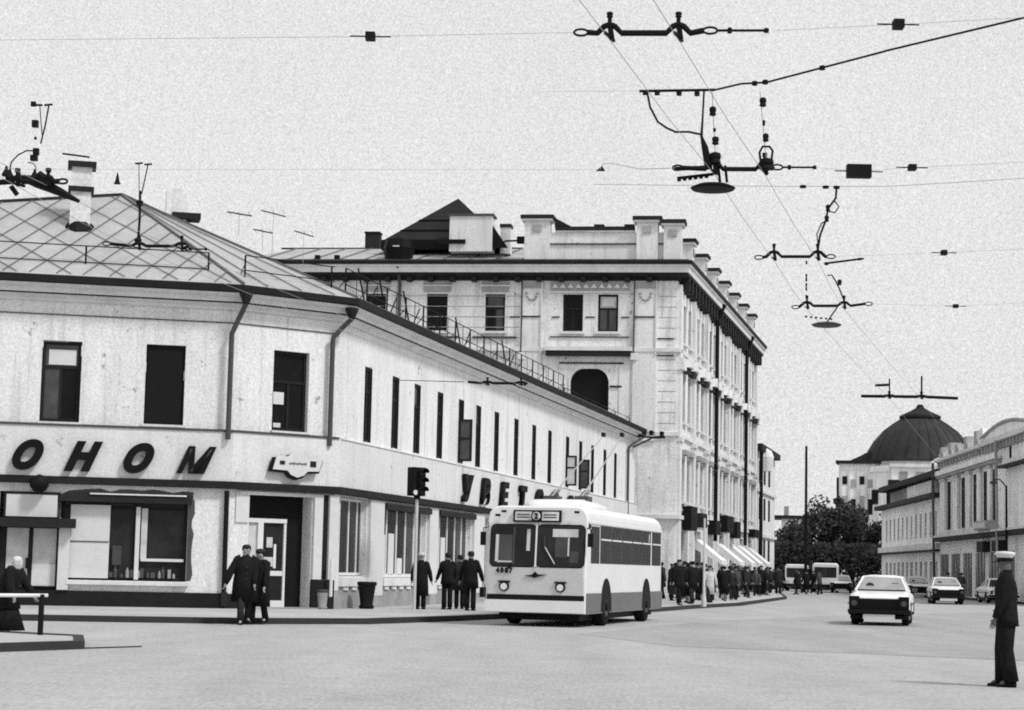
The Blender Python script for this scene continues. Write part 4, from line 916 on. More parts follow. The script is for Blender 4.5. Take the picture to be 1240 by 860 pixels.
# ------------------------------------------------------------------ cars (front faces -y)
def make_car(label, paint, group=None):
    o = thing('parked_car', label, 'car', (0, 0, 0), group)
    def ring(y, hw, z0, z1, sh):
        return [Vector((x * hw, y, z)) for x, z in ((-1, z0 + .12), (-1, z1 - sh - .1), (-.96, z1 - sh), (-.8, z1), (.8, z1), (.96, z1 - sh), (1, z1 - sh - .1), (1, z0 + .12), (.86, z0), (-.86, z0))]
    MB().rings([ring(-2.34, .82, .42, .82, .05), ring(-2.22, .89, .36, .91, .06), ring(-1.5, .90, .30, .97, .07), ring(-.85, .90, .28, 1.01, .08), ring(1.4, .90, .28, 1.0, .08), ring(2.2, .87, .36, .88, .05), ring(2.34, .82, .44, .8, .05)]).build('body', paint, o, False)
    lo = [(-.76, -.86, 1.0), (.76, -.86, 1.0), (.76, 1.50, 1.0), (-.76, 1.50, 1.0)]; hi = [(-.56, -.12, 1.41), (.56, -.12, 1.41), (.58, .98, 1.42), (-.58, .98, 1.42)]
    lo = [Vector(v) for v in lo]; hi = [Vector(v) for v in hi]
    MB().rings([lo, hi]).build('cabin_glass', glass_s, o)
    rr = [[Vector((x * hw, y, z)) for x, z in ((-1, z0), (-.9, z0 + .05), (-.5, z0 + .085), (.5, z0 + .085), (.9, z0 + .05), (1, z0))] for y, hw, z0 in ((-.16, .60, 1.38), (.0, .64, 1.405), (.9, .64, 1.405), (1.08, .58, 1.38))]
    MB().rings(rr).build('roof', paint, o, True)
    for i in range(4): MB().tube([lo[i], hi[i]], .05, 6).build('pillar', paint, o)
    for x in (-1, 1): MB().tube([(x * .79, .42, .95), (x * .62, .42, 1.41)], .035, 5).build('pillar', paint, o)
    ws = [lo[0] * .94 + hi[0] * .06, lo[1] * .94 + hi[1] * .06, hi[1] * .94 + lo[1] * .06, hi[0] * .94 + lo[0] * .06]
    d = Vector((0, -.022, .03)); w_ = MB().prism([v + d for v in ws], (0, .012, -.008)).build('windscreen', wscr, o)
    for x in (-.36, .36): MB().lathe((x, .0, 1.0), [(.02, -.06), (.13, .02), (.13, .12), (.08, .2)], 8).build('seat', iron_g, o)
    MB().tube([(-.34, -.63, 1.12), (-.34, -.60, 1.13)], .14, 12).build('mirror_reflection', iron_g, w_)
    MB().box(W0, .3, .5, -.5, -.46, 1.12, 1.26).build('rear_view_mirror', black, w_)
    MB().box(W0, -.86, .86, -2.375, -2.24, .47, .79).build('grille', black, o)  # black grille and headlights also carry painted-in shade of the car's front
    for k in range(9): MB().box(W0, -.56 + k * .135, -.53 + k * .135, -2.385, -2.376, .51, .71).build('grille_bar', iron, o)
    for x in (-.72, .72):
        h = MB().box(W0, x - .15, x + .15, -2.43, -2.25, .50, .86).build('headlight', black, o); MB().tube([(x, -2.43, .66), (x, -2.445, .66)], .085, 12).build('lens', glass_g, h)
        MB().box(W0, x - .08, x + .08, 2.33, 2.37, .55, .75).build('tail_light', iron_g, o)
    MB().box(W0, -.9, .9, -2.50, -2.38, .36, .48).build('bumper', iron, o); MB().box(W0, -.88, .88, 2.36, 2.47, .38, .50).build('bumper', iron, o)
    MB().box(W0, -.46, .46, -2.47, -2.455, .20, .335).build('number_plate', board_m, o)
    MB().box(W0, -.84, .84, -2.3, 2.2, .20, .30).build('underbody', black, o)
    for x in (-.91, .91): MB().box(W0, x - .012, x + .012, -2.2, 2.2, .62, .66).build('side_trim', iron_g, o); MB().tube([(x, -.3, .82), (x * 1.0, -.45, .82)], .018, 5).build('door_handle', chrome, o)
    MB().box(W0, .9, 1.06, -.62, -.55, 1.0, 1.12).build('wing_mirror', iron_g, o)
    for x in (-.74, .74):
        for y in (-1.42, 1.38):
            wl = MB().tube([(x - .11, y, .34), (x - .07, y, .34), (x + .07, y, .34), (x + .11, y, .34)], [.29, .34, .34, .29], 18).build('wheel', tyre, o)
            s = 1 if x > 0 else -1; MB().tube([(x + s * .10, y, .34), (x + s * .125, y, .34)], .18, 14).build('rim', chrome, wl)
            MB().prism([(x + s * .17, y + .42 * math.cos(PI * k / 10), .30 + .42 * math.sin(PI * k / 10)) for k in range(11)], (-s * .1, 0, 0)).build('wheel_arch', black, o)
    return o
car = make_car('white saloon car with dark grille driving toward the crossing', car_w, 'white cars on the street')
car.location = (11.48, 61.0, 0); car.rotation_euler = (0, 0, R(-13))
car.name = 'saloon_car'
for x, y, rz, lb in ((24.45, 111.3, -8, 'white car right of the saloon with its front in shade'), (29.4, 143, -6, 'small far white car parked just left of the white car on the right'), (28.0, 167, -10, 'far white car half hidden behind the left side of the saloon'), (29.35, 119.5, 176, 'light car parked by the kerb behind the traffic officer')):
    c = copy_tree(car, (x, y, 0), R(rz), lb)

# far bus and van
fb = thing('coach', 'small light coach with dark windscreen waiting before the trees', 'bus', (0, 0, 0))
MB().rings([bus_ring(0, 1.1, .45, 2.75, .1), bus_ring(.3, 1.2, .42, 2.85), bus_ring(7, 1.2, .42, 2.85), bus_ring(7.2, 1.1, .5, 2.75)]).build('body', bus_w, fb)
MB().box(W0, -1.0, 1.0, -.02, .12, 1.45, 2.45).build('windscreen', glass_s, fb); MB().box(W0, -.03, .03, -.04, .0, 1.45, 2.45).build('windscreen_bar', iron_g, fb)
MB().box(W0, -1.15, 1.15, -.08, .1, .45, .8).build('bumper', iron, fb)
for x in (-.8, .8): MB().tube([(x, 0, 1.1), (x, -.04, 1.1)], .13, 10).build('headlight', chrome, fb)
for x in (-1.05, 1.05):
    for y in (1.4, 5.6): MB().tube([(x - .14, y, .45), (x + .14, y, .45)], .45, 14).build('wheel', tyre, fb)
    for k in range(5): MB().box(W0, x * 1.15 - .02, x * 1.15 + .02, .7 + k * 1.2, 1.7 + k * 1.2, 1.5, 2.4).build('side_window', glass_s, fb)
fb.scale = (.9, .9, .86); fb.location = (26.5, 166, 0); fb.rotation_euler = (0, 0, R(-9))
vn = copy_tree(fb, (25.2, 174, 0), R(-10), 'far light coach half hidden by the people at the kerb, left of the other coach'); vn.scale = (.8, .8, .82)

# ------------------------------------------------------------------ people: local frame faces -y, feet at z = 0, height about 1.75
def skin_mesh(name, joints, edges, rad, mt, sub=1, root=0):
    me = bpy.data.meshes.new(name); me.from_pydata([Vector(j) for j in joints], edges, [])
    o = bpy.data.objects.new(name, me); col.objects.link(o); o.modifiers.new('skin', 'SKIN')
    for i, v in enumerate(me.skin_vertices[0].data): v.radius = (rad[i], rad[i]) if not isinstance(rad[i], tuple) else rad[i]; v.use_root = (i == root)
    s = o.modifiers.new('sub', 'SUBSURF'); s.levels = sub; s.render_levels = sub
    dg = bpy.context.evaluated_depsgraph_get(); m2 = bpy.data.meshes.new_from_object(o.evaluated_get(dg)); m2.name = name
    bpy.data.objects.remove(o); bpy.data.meshes.remove(me)
    m2.materials.clear(); m2.materials.append(mt)
    for p in m2.polygons: p.use_smooth = True
    return m2
def ell(cx, cy, z, rx, ry, n=14, tilt=0): return [Vector((cx + rx * math.cos(2 * PI * k / n), cy + ry * math.sin(2 * PI * k / n), z + tilt * math.sin(2 * PI * k / n))) for k in range(n)]
def person(name_label, group=None, coat=None, trousers=None, hem=.55, stride=.0, arms=((.06, .0), (.06, .0)), lean=0.0, headturn=0.0, hat=None, hatm=None, skirt=False, bag=None, bagm=None, bulk=1.0, hand_m=None, collar=None, bend=(.0, .0), shoe=None, twide=1.0):
    coat = coat or coat_k; trousers = trousers or coat_k
    o = thing('person', name_label, 'person', (0, 0, 0), group)
    L = lambda z: -lean * max(0, z - .9)            # forward lean: shift to -y above the hips
    J = [(0, 0, .93), (0, L(1.15), 1.15), (0, L(1.36), 1.36), (0, L(1.50), 1.49), (0, L(1.58) - .01, 1.575), (0, L(1.64) - .015, 1.655), (0, L(1.7) - .0, 1.71)]
    rad = [.125, .105, .095, .05, .082, .095, .07]
    E = [(0, 1), (1, 2), (2, 3), (3, 4), (4, 5), (5, 6)]
    hands = []; arm_pts = []; leg_pts = []
    for si, sx in enumerate((-1, 1)):
        out, fwd = arms[si]; bd = bend[si]
        sh = Vector((sx * .17, L(1.42), 1.42)); el = sh + Vector((sx * (.03 + out), -.02 - fwd * .5, -.28)); wr = el + Vector((sx * (out * .6), -.04 - fwd * .6 - bd * .2, -.25 + bd * .22)); hd = wr + (wr - el).normalized() * .07
        i = len(J); J += [sh, el, wr, hd]; rad += [.062, .047, .032, (.022, .036)]; E += [(2, i), (i, i + 1), (i + 1, i + 2), (i + 2, i + 3)]
        d = (wr - el).normalized(); f = Vector((0, -1, 0)); side = d.cross(f).normalized() if abs(d.dot(f)) < .9 else Vector((1, 0, 0)); f = side.cross(d).normalized()
        for k, (off, ln) in enumerate(((.030, .062), (.011, .074), (-.009, .069), (-.028, .052))):
            a = hd + f * off + d * .012; b_ = a + d * ln * .55 - side * sx * .010; c = b_ + d * ln * .4 - side * sx * .022
            q = len(J); J += [a, b_, c]; rad += [.0095, .0088, .0075]; E += [(i + 3, q), (q, q + 1), (q + 1, q + 2)]
        a = wr + d * .03 + f * .032; b_ = a + d * .03 + f * .02; q = len(J); J += [a, b_]; rad += [.011, .009]; E += [(i + 3, q), (q, q + 1)]
        hands.append(hd); arm_pts.append((sh, el, wr))
    for si, sx in enumerate((-1, 1)):
        st = stride * (1 if si == 0 else -1)
        hp = Vector((sx * .09, 0, .88)); kn = Vector((sx * .095, -st * .55 - (.03 if st else .01), .49)); an = Vector((sx * .095, -st * 1.0 + (.10 * abs(stride) * 2 if st < 0 else 0), .09 + (.05 if st < -.1 else 0))); toe = an + Vector((sx * .02, -.15, -.055))
        i = len(J); J += [hp, kn, an, toe]; rad += [.085, .058, .042, .032]; E += [(0, i), (i, i + 1), (i + 1, i + 2), (i + 2, i + 3)]
        leg_pts.append((hp, kn, an, toe))
    # head features: nose, ears, chin on the same surface
    hz = Vector((0, L(1.63) - .015, 1.63)); fd = Vector((math.sin(headturn), -math.cos(headturn), 0)); sd = Vector((-fd.y, fd.x, 0))
    for p, r_, par in ((hz + fd * .085 + Vector((0, 0, -.005)), .016, 5), (hz + fd * .055 + Vector((0, 0, -.085)), .032, 4), (hz + sd * .085, .014, 5), (hz - sd * .085, .014, 5)):
        J.append(p); rad.append(r_); E.append((par, len(J) - 1))
    bd_ = bpy.data.objects.new('body', skin_mesh('body', J, E, rad, hand_m or skin_m)); col.objects.link(bd_); bd_.parent = o
    for k in (-1, 1): MB().lathe(hz + fd * .088 + sd * .034 * k + Vector((0, 0, .02)), [(.002, -.006), (.009, 0), (.002, .006)], 6).build('eye', hair_m, bd_)
    MB().box(W0, -.022, .022, -.004, .004, -.003, .003).build('mouth', skin_d, bd_).location = hz + fd * .088 + Vector((0, 0, -.052))
    # coat
    c = MB(); B = bulk
    rr = [ell(0, L(hem) - 0, hem, (.235 if skirt else .215) * B, (.175 if skirt else .155) * B), ell(0, 0, .92, .195 * B, .145 * B), ell(0, L(1.1), 1.10, .178 * B, .132 * B), ell(0, L(1.28), 1.28, .195 * B, .140 * B), ell(0, L(1.4), 1.39, .195 * B, .118 * B), ell(0, L(1.46), 1.46, .125 * B, .085 * B), ell(0, L(1.5), 1.515, .07, .068)]
    if hem > .92: rr.pop(1)
    c.rings(rr)
    for sh, el, wr in arm_pts: c.tube([sh + Vector((0, 0, .01)) - Vector((sh.x * .3, 0, 0)), sh, (sh + el) / 2, el, (el + wr) / 2, wr], [.085 * B, .082 * B, .07 * B, .062 * B, .055 * B, .05], 9)
    c.build('coat', coat, o, True)
    cl = MB(); cl.rings([ell(0, L(1.47), 1.475, .10, .085), ell(0, L(1.54), 1.545, .075, .075)]); cl.build('collar', collar or coat, o, True)
    for k in range(3): MB().tube([Vector((.0, -.145 * B + L(1.1), 1.0 + k * .13)), Vector((.0, -.155 * B + L(1.1), 1.0 + k * .13))], .013, 8).build('button', coat_g, o)
    t = MB(); tw = twide
    if skirt: t.rings([ell(0, .05 * (B > 1.5), .36 - .2 * (B > 1.5), (.21 + .10 * (B > 1.5)) * B, (.17 + .12 * (B > 1.5)) * B), ell(0, 0, .62, .20 * B, .155 * B), ell(0, 0, .95, .16 * B, .12 * B)])
    else:
        for hp, kn, an, toe in leg_pts: t.tube([hp + Vector((0, 0, .06)), hp, (hp + kn) / 2, kn, (kn + an) / 2, an + Vector((0, 0, -.02))], [.10 * tw, .108 * tw, .09 * tw, .078 * tw, .078 * tw, .082 * tw], 10)
    t.build('skirt' if skirt else 'trousers', trousers, o, True)
    for hp, kn, an, toe in leg_pts:
        s = MB(); a = an
        s.rings([[a + Vector((.045 * x, .07, -.085)) + Vector((0, 0, z)) for x, z in ((-1, 0), (-1, .05), (0, .08), (1, .05), (1, 0))], [a + Vector((.05 * x, -.02, -.09)) + Vector((0, 0, z)) for x, z in ((-1, 0), (-1, .06), (0, .10), (1, .06), (1, 0))], [a + Vector((.052 * x, -.13, -.09)) + Vector((0, 0, z)) for x, z in ((-1, 0), (-1, .03), (0, .055), (1, .03), (1, 0))], [a + Vector((.03 * x, -.2, -.09)) + Vector((0, 0, z)) for x, z in ((-1, 0), (-1, .02), (0, .035), (1, .02), (1, 0))]])
        s.build('shoe', shoe or black, o, True)
    H = Vector((0, L(1.65) - .01, 0)); hm = hatm or hair_m
    h = MB()
    if hat == 'cap':       # round peaked service cap
        h.lathe(H + Vector((0, 0, 1.66)), [(.098, 0), (.104, .05), (.135, .085), (.14, .105), (.11, .125), (.02, .13)], 18); h.build('cap', hm, o, True)
        MB().lathe(H + Vector((0, 0, 1.655)), [(.100, 0), (.106, .008), (.107, .045), (.102, .05)], 18).build('cap_band', black, o)
        MB().prism([H + fd * (.085 + .07 * math.sin(PI * k / 6)) + sd * (.09 * math.cos(PI * k / 6)) + Vector((0, 0, 1.655 - .02 * math.sin(PI * k / 6))) for k in range(7)], (0, 0, .012)).build('cap_peak', black, o)
    elif hat == 'beret': h.lathe(H + Vector((0, .01, 1.68)), [(.095, -.03), (.115, .02), (.12, .05), (.09, .09), (.02, .105)], 14); h.build('hat', hm, o, True)
    elif hat == 'fedora':
        h.lathe(H + Vector((0, 0, 1.685)), [(.16, 0), (.16, .008), (.1, .012), (.095, .08), (.07, .105), (.02, .1)], 16); h.build('hat', hm, o, True)
    elif hat == 'scarf':
        h.lathe(H + Vector((0, .015, 1.62)), [(.085, -.15), (.108, -.1), (.115, 0), (.11, .06), (.08, .115), (.02, .135)], 14); h.build('headscarf', hm, o, True)
        MB().rings([ell(0, L(1.4) - .0, 1.36, .17, .14), ell(0, L(1.46), 1.45, .13, .11), ell(0, L(1.52), 1.53, .09, .09)]).build('shawl', hm, o, True)
    else:
        h.rings([[H + Vector((rx * math.cos(a), ry * math.sin(a) + .018, z + (.035 if math.sin(a) < -.3 and i == 0 else 0))) for a in [2 * PI * k / 14 for k in range(14)]] for i, (z, rx, ry) in enumerate(((1.62, .097, .10), (1.68, .104, .108), (1.735, .09, .095), (1.765, .05, .055)))]); h.build('hair', hm, o, True)
    if bag:
        q = hands[bag[0]]; s = MB().rings([[q + Vector((x * .06, y * .19, -.42 + z)) for x, y in ((-1, -1), (1, -1), (1, 1), (-1, 1))] for z in (0, .02, .27, .30)]); bo = s.build('bag', bagm or coat_d, o)
        MB().tube([q + Vector((0, -.12, -.12)), q + Vector((0, -.08, -.02)), q + Vector((0, .08, -.02)), q + Vector((0, .12, -.12))], .012, 5).build('bag_handle', bagm or coat_d, bo)
    return o
def put(o, x, y, rz, s=1.0, z=0): o.location = (x, y, z); o.rotation_euler = (0, 0, R(rz)); o.scale = (s, s, s); return o

cop = put(person('traffic officer in black uniform and white peaked cap at the right edge', coat=coat_k, trousers=coat_k, hem=.80, arms=((.03, -.02), (.03, .06)), hat='cap', hatm=board_m, headturn=0, hand_m=skin_d, bend=(0, .05), twide=1.25, stride=.05, bulk=1.1), 6.78, 27.1, -104, 1.02)
man = put(person('man in bulky dark coat by the corner door holding a bag out sideways', coat=coat_k, trousers=coat_d, hem=.50, stride=.22, arms=((.15, .04), (-.01, .12)), lean=.05, bulk=1.42, bag=(0,), bagm=coat_d, headturn=.6), -6.15, 46.9, 12, 1.06)
man2 = put(person('stout companion in a black coat close beside the man at the corner door', coat=coat_k, trousers=coat_k, hem=.42, stride=.14, arms=((.02, .08), (.03, .1)), bulk=1.35, hat='beret', hatm=coat_d, headturn=-.5), -5.86, 47.25, -25, 1.0)
w1 = put(person('person in long black coat and pale hat waiting alone by the shop windows', coat=coat_k, trousers=coat_k, hem=.42, hat='beret', hatm=coat_l, arms=((.07, .05), (.07, .05)), bulk=1.2), -2.66, 61.6, 170, .98, .13)
w2 = put(person('man in dark jacket and trousers, left of the two standing at the trolleybus front', coat=coat_k, trousers=coat_k, hem=.78, arms=((.05, .1), (.05, .1)), bulk=1.1, bend=(.3, .2)), -1.86, 62.3, 200, 1.0, .13)
w3 = put(person('man in dark coat nearest the trolleybus front, holding a bag', coat=coat_k, trousers=coat_k, hem=.66, arms=((.08, .1), (.1, .05)), bulk=1.2, bag=(0,), bagm=black), -1.12, 61.2, 165, 1.03, .13)
w4 = put(person('person mostly hidden between the two standing men at the trolleybus front', coat=coat_d, trousers=coat_k, hem=.6, bulk=1.1), -1.5, 63.4, 190, .97, .13)
wl = put(person('stooped woman in pale headscarf and wide dark skirt behind the island railing', coat=coat_k, trousers=coat_k, hem=.62, skirt=True, lean=.30, arms=((.08, .15), (.10, .2)), hat='scarf', hatm=scarf_m, bulk=1.55, bag=None), -9.08, 36.3, 70, .84, .0)

# the crowd on the pavement past the trolleybus: a few figures, copied
protos = []
for i, (ct, tr, hm_, st, hat, hmm, sk, bk_, lk) in enumerate(((coat_k, coat_k, .6, .16, None, None, False, 1.15, 'bareheaded walker in a black knee length coat'), (coat_d, coat_k, .45, .0, 'fedora', coat_k, False, 1.25, 'brimmed hat wearer in a long dark coat'), (coat_k, coat_k, .5, .12, 'beret', coat_k, True, 1.25, 'woman in beret and long black skirt'), (coat_g, coat_k, .75, .2, None, None, False, 1.1, 'bareheaded walker in a grey jacket'), (coat_k, coat_d, .5, .1, 'scarf', coat_g, True, 1.3, 'woman in a grey headscarf and black coat'), (coat_d, coat_d, .7, .18, 'beret', coat_d, False, 1.15, 'walker in dark jacket and round cap'))):
    protos.append(put(person(lk + ' in the pavement crowd past the trolleybus', 'crowd past the trolleybus, ' + lk, ct, tr, hm_, st, ((.05, .06), (.06, .12)), .03, 0, hat, hmm, sk, (1,) if i in (0, 4) else None, None, bk_), 0, 0, 0))
light = put(person('pedestrian in a pale dress walking behind the slim kerb post', coat=coat_l, trousers=coat_d, hem=.5, stride=.16, skirt=False, bulk=1.0), 8.95, 88.0, 10, 1.0)
pr = put(person('tall dark pedestrian stepping along just past the trolleybus rear', coat=coat_k, trousers=coat_k, hem=.62, stride=.2, bulk=1.25, bag=(0,)), 6.9, 79.9, 25, 1.03, .13)
pr2 = put(person('dark pedestrian with a cap walking right behind the tall one by the trolleybus', coat=coat_k, trousers=coat_d, hem=.7, stride=.2, hat='beret', hatm=coat_k, bulk=1.2), 7.75, 83.5, 205, 1.0, .13)
rnd = random.Random(11); spots = []
for k in range(400):
    if len(spots) >= 66: break
    y = 84 + 66 * rnd.random() ** .8
    xk = 8.9 + (y - 84) * .2005 if y > 84 else 8.9
    x = xk - .5 - rnd.random() ** 1.0 * 3.8
    if (Vector((x, y, 0)) - FS.o).dot(FS.n) < .9 and y > 115: continue
    if all((x - a) ** 2 + ((y - b) * .6) ** 2 > .34 for a, b in spots): spots.append((x, y))
for i, (x, y) in enumerate(spots):
    p = protos[i % 6] if i < 6 else copy_tree(protos[i % 6])
    put(p, x, y, rnd.choice((0, 180)) + rnd.uniform(-60, 60), rnd.uniform(.86, 1.06), .13)
for i, (x, y) in enumerate(((22.6, 150.5), (23.2, 148.0), (21.2, 146), (22.4, 153), (24.2, 157.5))):
    put(copy_tree(protos[(i + 2) % 6], label=('nearest the middle', 'nearest to us', 'leftmost', 'second farthest', 'farthest')[i] + ' of the five dark figures stepping off the kerb toward the far coach', group='people crossing at the far coach'), x, y, 200 + 30 * i, 1.0)
for i, (x, y) in enumerate(((28.65, 129.5), (29.25, 128.4))):
    put(copy_tree(protos[(0, 3)[i]], label=('dark figure left of the pair standing before the columned building', 'dark figure right of the pair standing before the columned building')[i], group='pair before the columned building'), x, y, 170 + 20 * i, 1.02)

# ------------------------------------------------------------------ trolley wires and their hangers
def V(*p): return Vector(p)
def rod(parent, pts, r, nm='rod', mt=None, n=6): return MB().tube([Vector(p) for p in pts], r, n).build(nm, mt or iron, parent)
def bead(parent, p, r, h, nm='insulator', sq=False):
    p = Vector(p)
    if sq: return MB().box(W0, p.x - r, p.x + r, p.y - r, p.y + r, p.z - h / 2, p.z + h / 2).build(nm, iron, parent)
    return MB().lathe(p, [(.25 * r, -h * .5), (r, -h * .38), (.8 * r, -h * .1), (r, h * .1), (.9 * r, h * .38), (.25 * r, h * .5)], 10).build(nm, iron, parent)
def hanger(label, p1, gauge, left, right, r, tail=0, arch=.07, ins=True):
    """steel beam bowed up over two contact wires, a loop insulator at each end"""
    p1 = Vector(p1); left, right = Vector(left), Vector(right); d = (right - left); d.z = 0; d.normalize(); p2 = p1 + d * gauge
    o = thing('wire_hanger', label, 'wire hanger', tuple((p1 + p2) / 2), 'hangers of the trolley wires')
    u = Vector((0, 0, 1)); pts = []
    s = max(.05, gauge * .16)
    for p in (p1, p2): pts += [p - d * s * 1.1, p - d * s * .5 + u * arch * .75, p + u * arch, p + d * s * .5 + u * arch * .75, p + d * s * 1.1]
    a, b = left + d * .09, right - d * (.09 + tail)
    MB().tube([a] + pts + [b], r, 8).build('beam', iron, o)
    for p in (p1, p2):
        rod(o, [p + u * (arch - .02), p + u * (arch + .09)], r * .7, 'stud'); bead(o, p + u * (arch + .075), r * 1.1, .05, 'stud_insulator'); rod(o, [p + u * arch, p - u * .05 + d * .02], r * .9, 'clamp')
        rod(o, [p - V(.07, .25, .03) * .6 - u * .02, p + V(.07, .25, .0) * .6 - u * .02], r * .6, 'wire_ear')
    if ins:
        for e, sg in ((a, -1), (b, 1)):
            c = e + d * sg * .05; MB().tube([c + d * .055 * math.cos(q * PI / 6) + u * .026 * math.sin(q * PI / 6) for q in range(13)], r * .38, 6).build('loop_insulator', iron, o)
        if tail: rod(o, [b + d * .10, b + d * (tail + .09)], r * .42, 'turnbuckle'); bead(o, b + d * (tail * .5), r * .8, .05, 'strain_insulator'); bead(o, b + d * (tail + .08), r * .9, .04, 'strain_insulator')
    return o, p1, p2, d
def span(label, pts, r, boxes=()):
    o = thing('span_wire', label, 'span wire', tuple(Vector(pts[0])), 'span wires over the crossing')
    for i in range(len(pts) - 1): rod(o, [pts[i], pts[i + 1]], r, 'wire', wire_m if r < .006 else iron, 5)
    for (p, w_, h) in boxes:
        p = Vector(p); MB().box(W0, p.x - w_ / 2, p.x + w_ / 2, p.y - .05, p.y + .05, p.z - h / 2, p.z + h / 2).build('box_insulator', iron, o)
        MB().tube([p + V(-w_ * .5 - .12, .0, 0), p + V(w_ * .5 + .12, 0, 0)], .006, 5).build('insulator_eye', iron, o)
    return o
h1, a1, b1, d1 = hanger('largest wire hanger, topmost near the upper edge of the sky', (.70, 14.97, 5.58), .53, (.44, 14.99, 5.585), (1.91, 14.87, 5.60), .024, .40)
h2, a2, b2, d2 = hanger('second wire hanger with a round lamp disc and chains of beads above it', (1.98, 19.49, 5.46), .50, (1.58, 19.52, 5.47), (2.98, 19.40, 5.48), .024, .34)
h3, a3, b3, d3 = hanger('wire hanger held up by a twisted cable above the ornate building', (3.31, 24.97, 5.47), .55, (3.08, 25.0, 5.46), (4.06, 24.86, 5.47), .022)
h4, a4, b4, d4 = hanger('lowest of the four stacked wire hangers, with a small lamp disc below', (4.42, 29.55, 5.47), .55, (4.21, 29.58, 5.45), (5.36, 29.39, 5.5), .022, 0, .06, True)
h5, a5, b5, d5 = hanger('straight wire hanger seen in the sky just over the dome', (8.47, 44.22, 5.46), .71, (7.76, 44.3, 5.46), (10.07, 44.1, 5.44), .035, 0, .02, False)
h6, a6, b6, d6 = hanger('tangled wire hanger at the far left edge before the chimney', (-5.43, 21.27, 5.52), .35, (-6.05, 21.4, 5.5), (-4.89, 21.25, 5.53), .032, 0, .05)
h7, a7, b7, d7 = hanger('wire hanger with a forked mast standing before the left roof', (-4.87, 25.42, 5.50), .57, (-5.34, 25.48, 5.53), (-3.97, 25.3, 5.46), .022, .25, .04)
h8, a8, b8, d8 = hanger('far wire hanger below the street side cornice of the shop building', (-.53, 43.55, 5.5), .75, (-1.05, 43.6, 5.52), (.37, 43.4, 5.46), .03, 0, .03, False)
rod(h8, [(-2.65, 43.85, 5.55), (-1.05, 43.6, 5.52)], .008, 'tail_wire')
# second hanger: upper bar, jumper cable, bead chains, lamp disc
rod(h2, [(1.22, 19.5, 6.24), (1.98, 19.5, 6.27)], .014, 'upper_bar')
for x in (1.28, 1.40, 1.62, 1.80): bead(h2, (x, 19.5, 6.225), .03, .05, 'bar_clip')
rod(h2, [(1.30, 19.5, 6.23), (1.33, 19.5, 6.08), (1.41, 19.5, 5.93), (1.50, 19.5, 5.87), (1.59, 19.5, 5.83), (1.72, 19.5, 5.835), (1.85, 19.5, 5.81)], .011, 'jumper_cable')
rod(h2, [(1.87, 19.5, 6.26), (1.86, 19.5, 6.0), (1.85, 19.5, 5.79), (1.885, 19.5, 5.68), (1.92, 19.5, 5.5)], [.01, .01, .014, .034, .04], 'feeder_cable')
for p, r_, h in (((1.96, 19.5, 6.05), .036, .10), ((1.98, 19.5, 5.86), .016, .04), ((1.99, 19.5, 5.75), .036, .09), ((1.99, 19.5, 5.57), .06, .13), ((2.45, 19.4, 6.13), .036, .10), ((2.46, 19.4, 5.92), .016, .06), ((2.48, 19.4, 5.77), .032, .09), ((2.49, 19.4, 5.50), .075, .13)): bead(h2, p, r_, h)
rod(h2, [(1.95, 19.5, 6.27), (1.99, 19.5, 5.6)], .004, 'chain', wire_m); rod(h2, [(2.42, 19.4, 6.24), (2.49, 19.4, 5.5)], .004, 'chain', wire_m)
rod(h2, [(2.43, 19.4, 5.54), (2.42, 19.4, 5.62), (2.45, 19.4, 5.68), (2.52, 19.4, 5.68), (2.55, 19.4, 5.64), (2.54, 19.4, 5.55)], .012, 'ring')
rod(h2, [(1.59, 19.6, 5.475), (1.97, 19.6, 5.50)], .022, 'short_bar'); rod(h2, [(1.62, 19.6, 5.38), (1.98, 19.6, 5.43), (2.0, 19.5, 5.48)], .016, 'lower_bar')
for k in range(6): bead(h2, (1.64 + k * .055, 19.6, 5.365 + k * .008), .022, .035, 'bar_clip')
for x in (2.02, 2.09): rod(h2, [(x, 19.5, 5.5), (x + .02, 19.5, 5.33)], .014, 'lamp_stem')
MB().lathe((1.97, 19.5, 5.27), [(.05, .035), (.16, .03), (.225, .0), (.21, -.02), (.05, -.03)], 24).build('lamp_disc', iron, h2)
rod(h2, [(.84, 19.5, 5.43), (.86, 19.5, 5.48), (.92, 19.5, 5.50), (1.0, 19.5, 5.49), (1.24, 19.5, 5.445), (1.54, 19.5, 5.46)], .004, 'stay_wire', wire_m)
MB().prism([(.80, 19.5, 5.42), (.89, 19.5, 5.42), (.86, 19.5, 5.47)], (0, .03, 0)).build('stay_hook', iron, h2)
# third: twisted hanging cable
rod(h3, [(4.11, 25, 6.40), (4.10, 25, 6.25), (4.0, 25, 6.11), (3.98, 25, 5.98), (3.90, 25, 5.76), (3.87, 25, 5.54)], .014, 'drop_cable')
rod(h3, [(4.08, 25, 6.22), (4.14, 25, 6.14), (4.09, 25, 6.06), (4.0, 25, 6.08)], .009, 'drop_cable'); rod(h3, [(3.99, 25, 5.96), (3.92, 25, 5.92), (3.86, 25, 5.78), (3.88, 25, 5.6)], .008, 'drop_cable')
for p in ((4.0, 25, 6.12), (3.985, 25, 5.98)): bead(h3, p, .03, .09)
for x in (3.97, 4.11, 3.68): bead(h3, (x, 25, 6.39), .045, .04, 'span_clip')
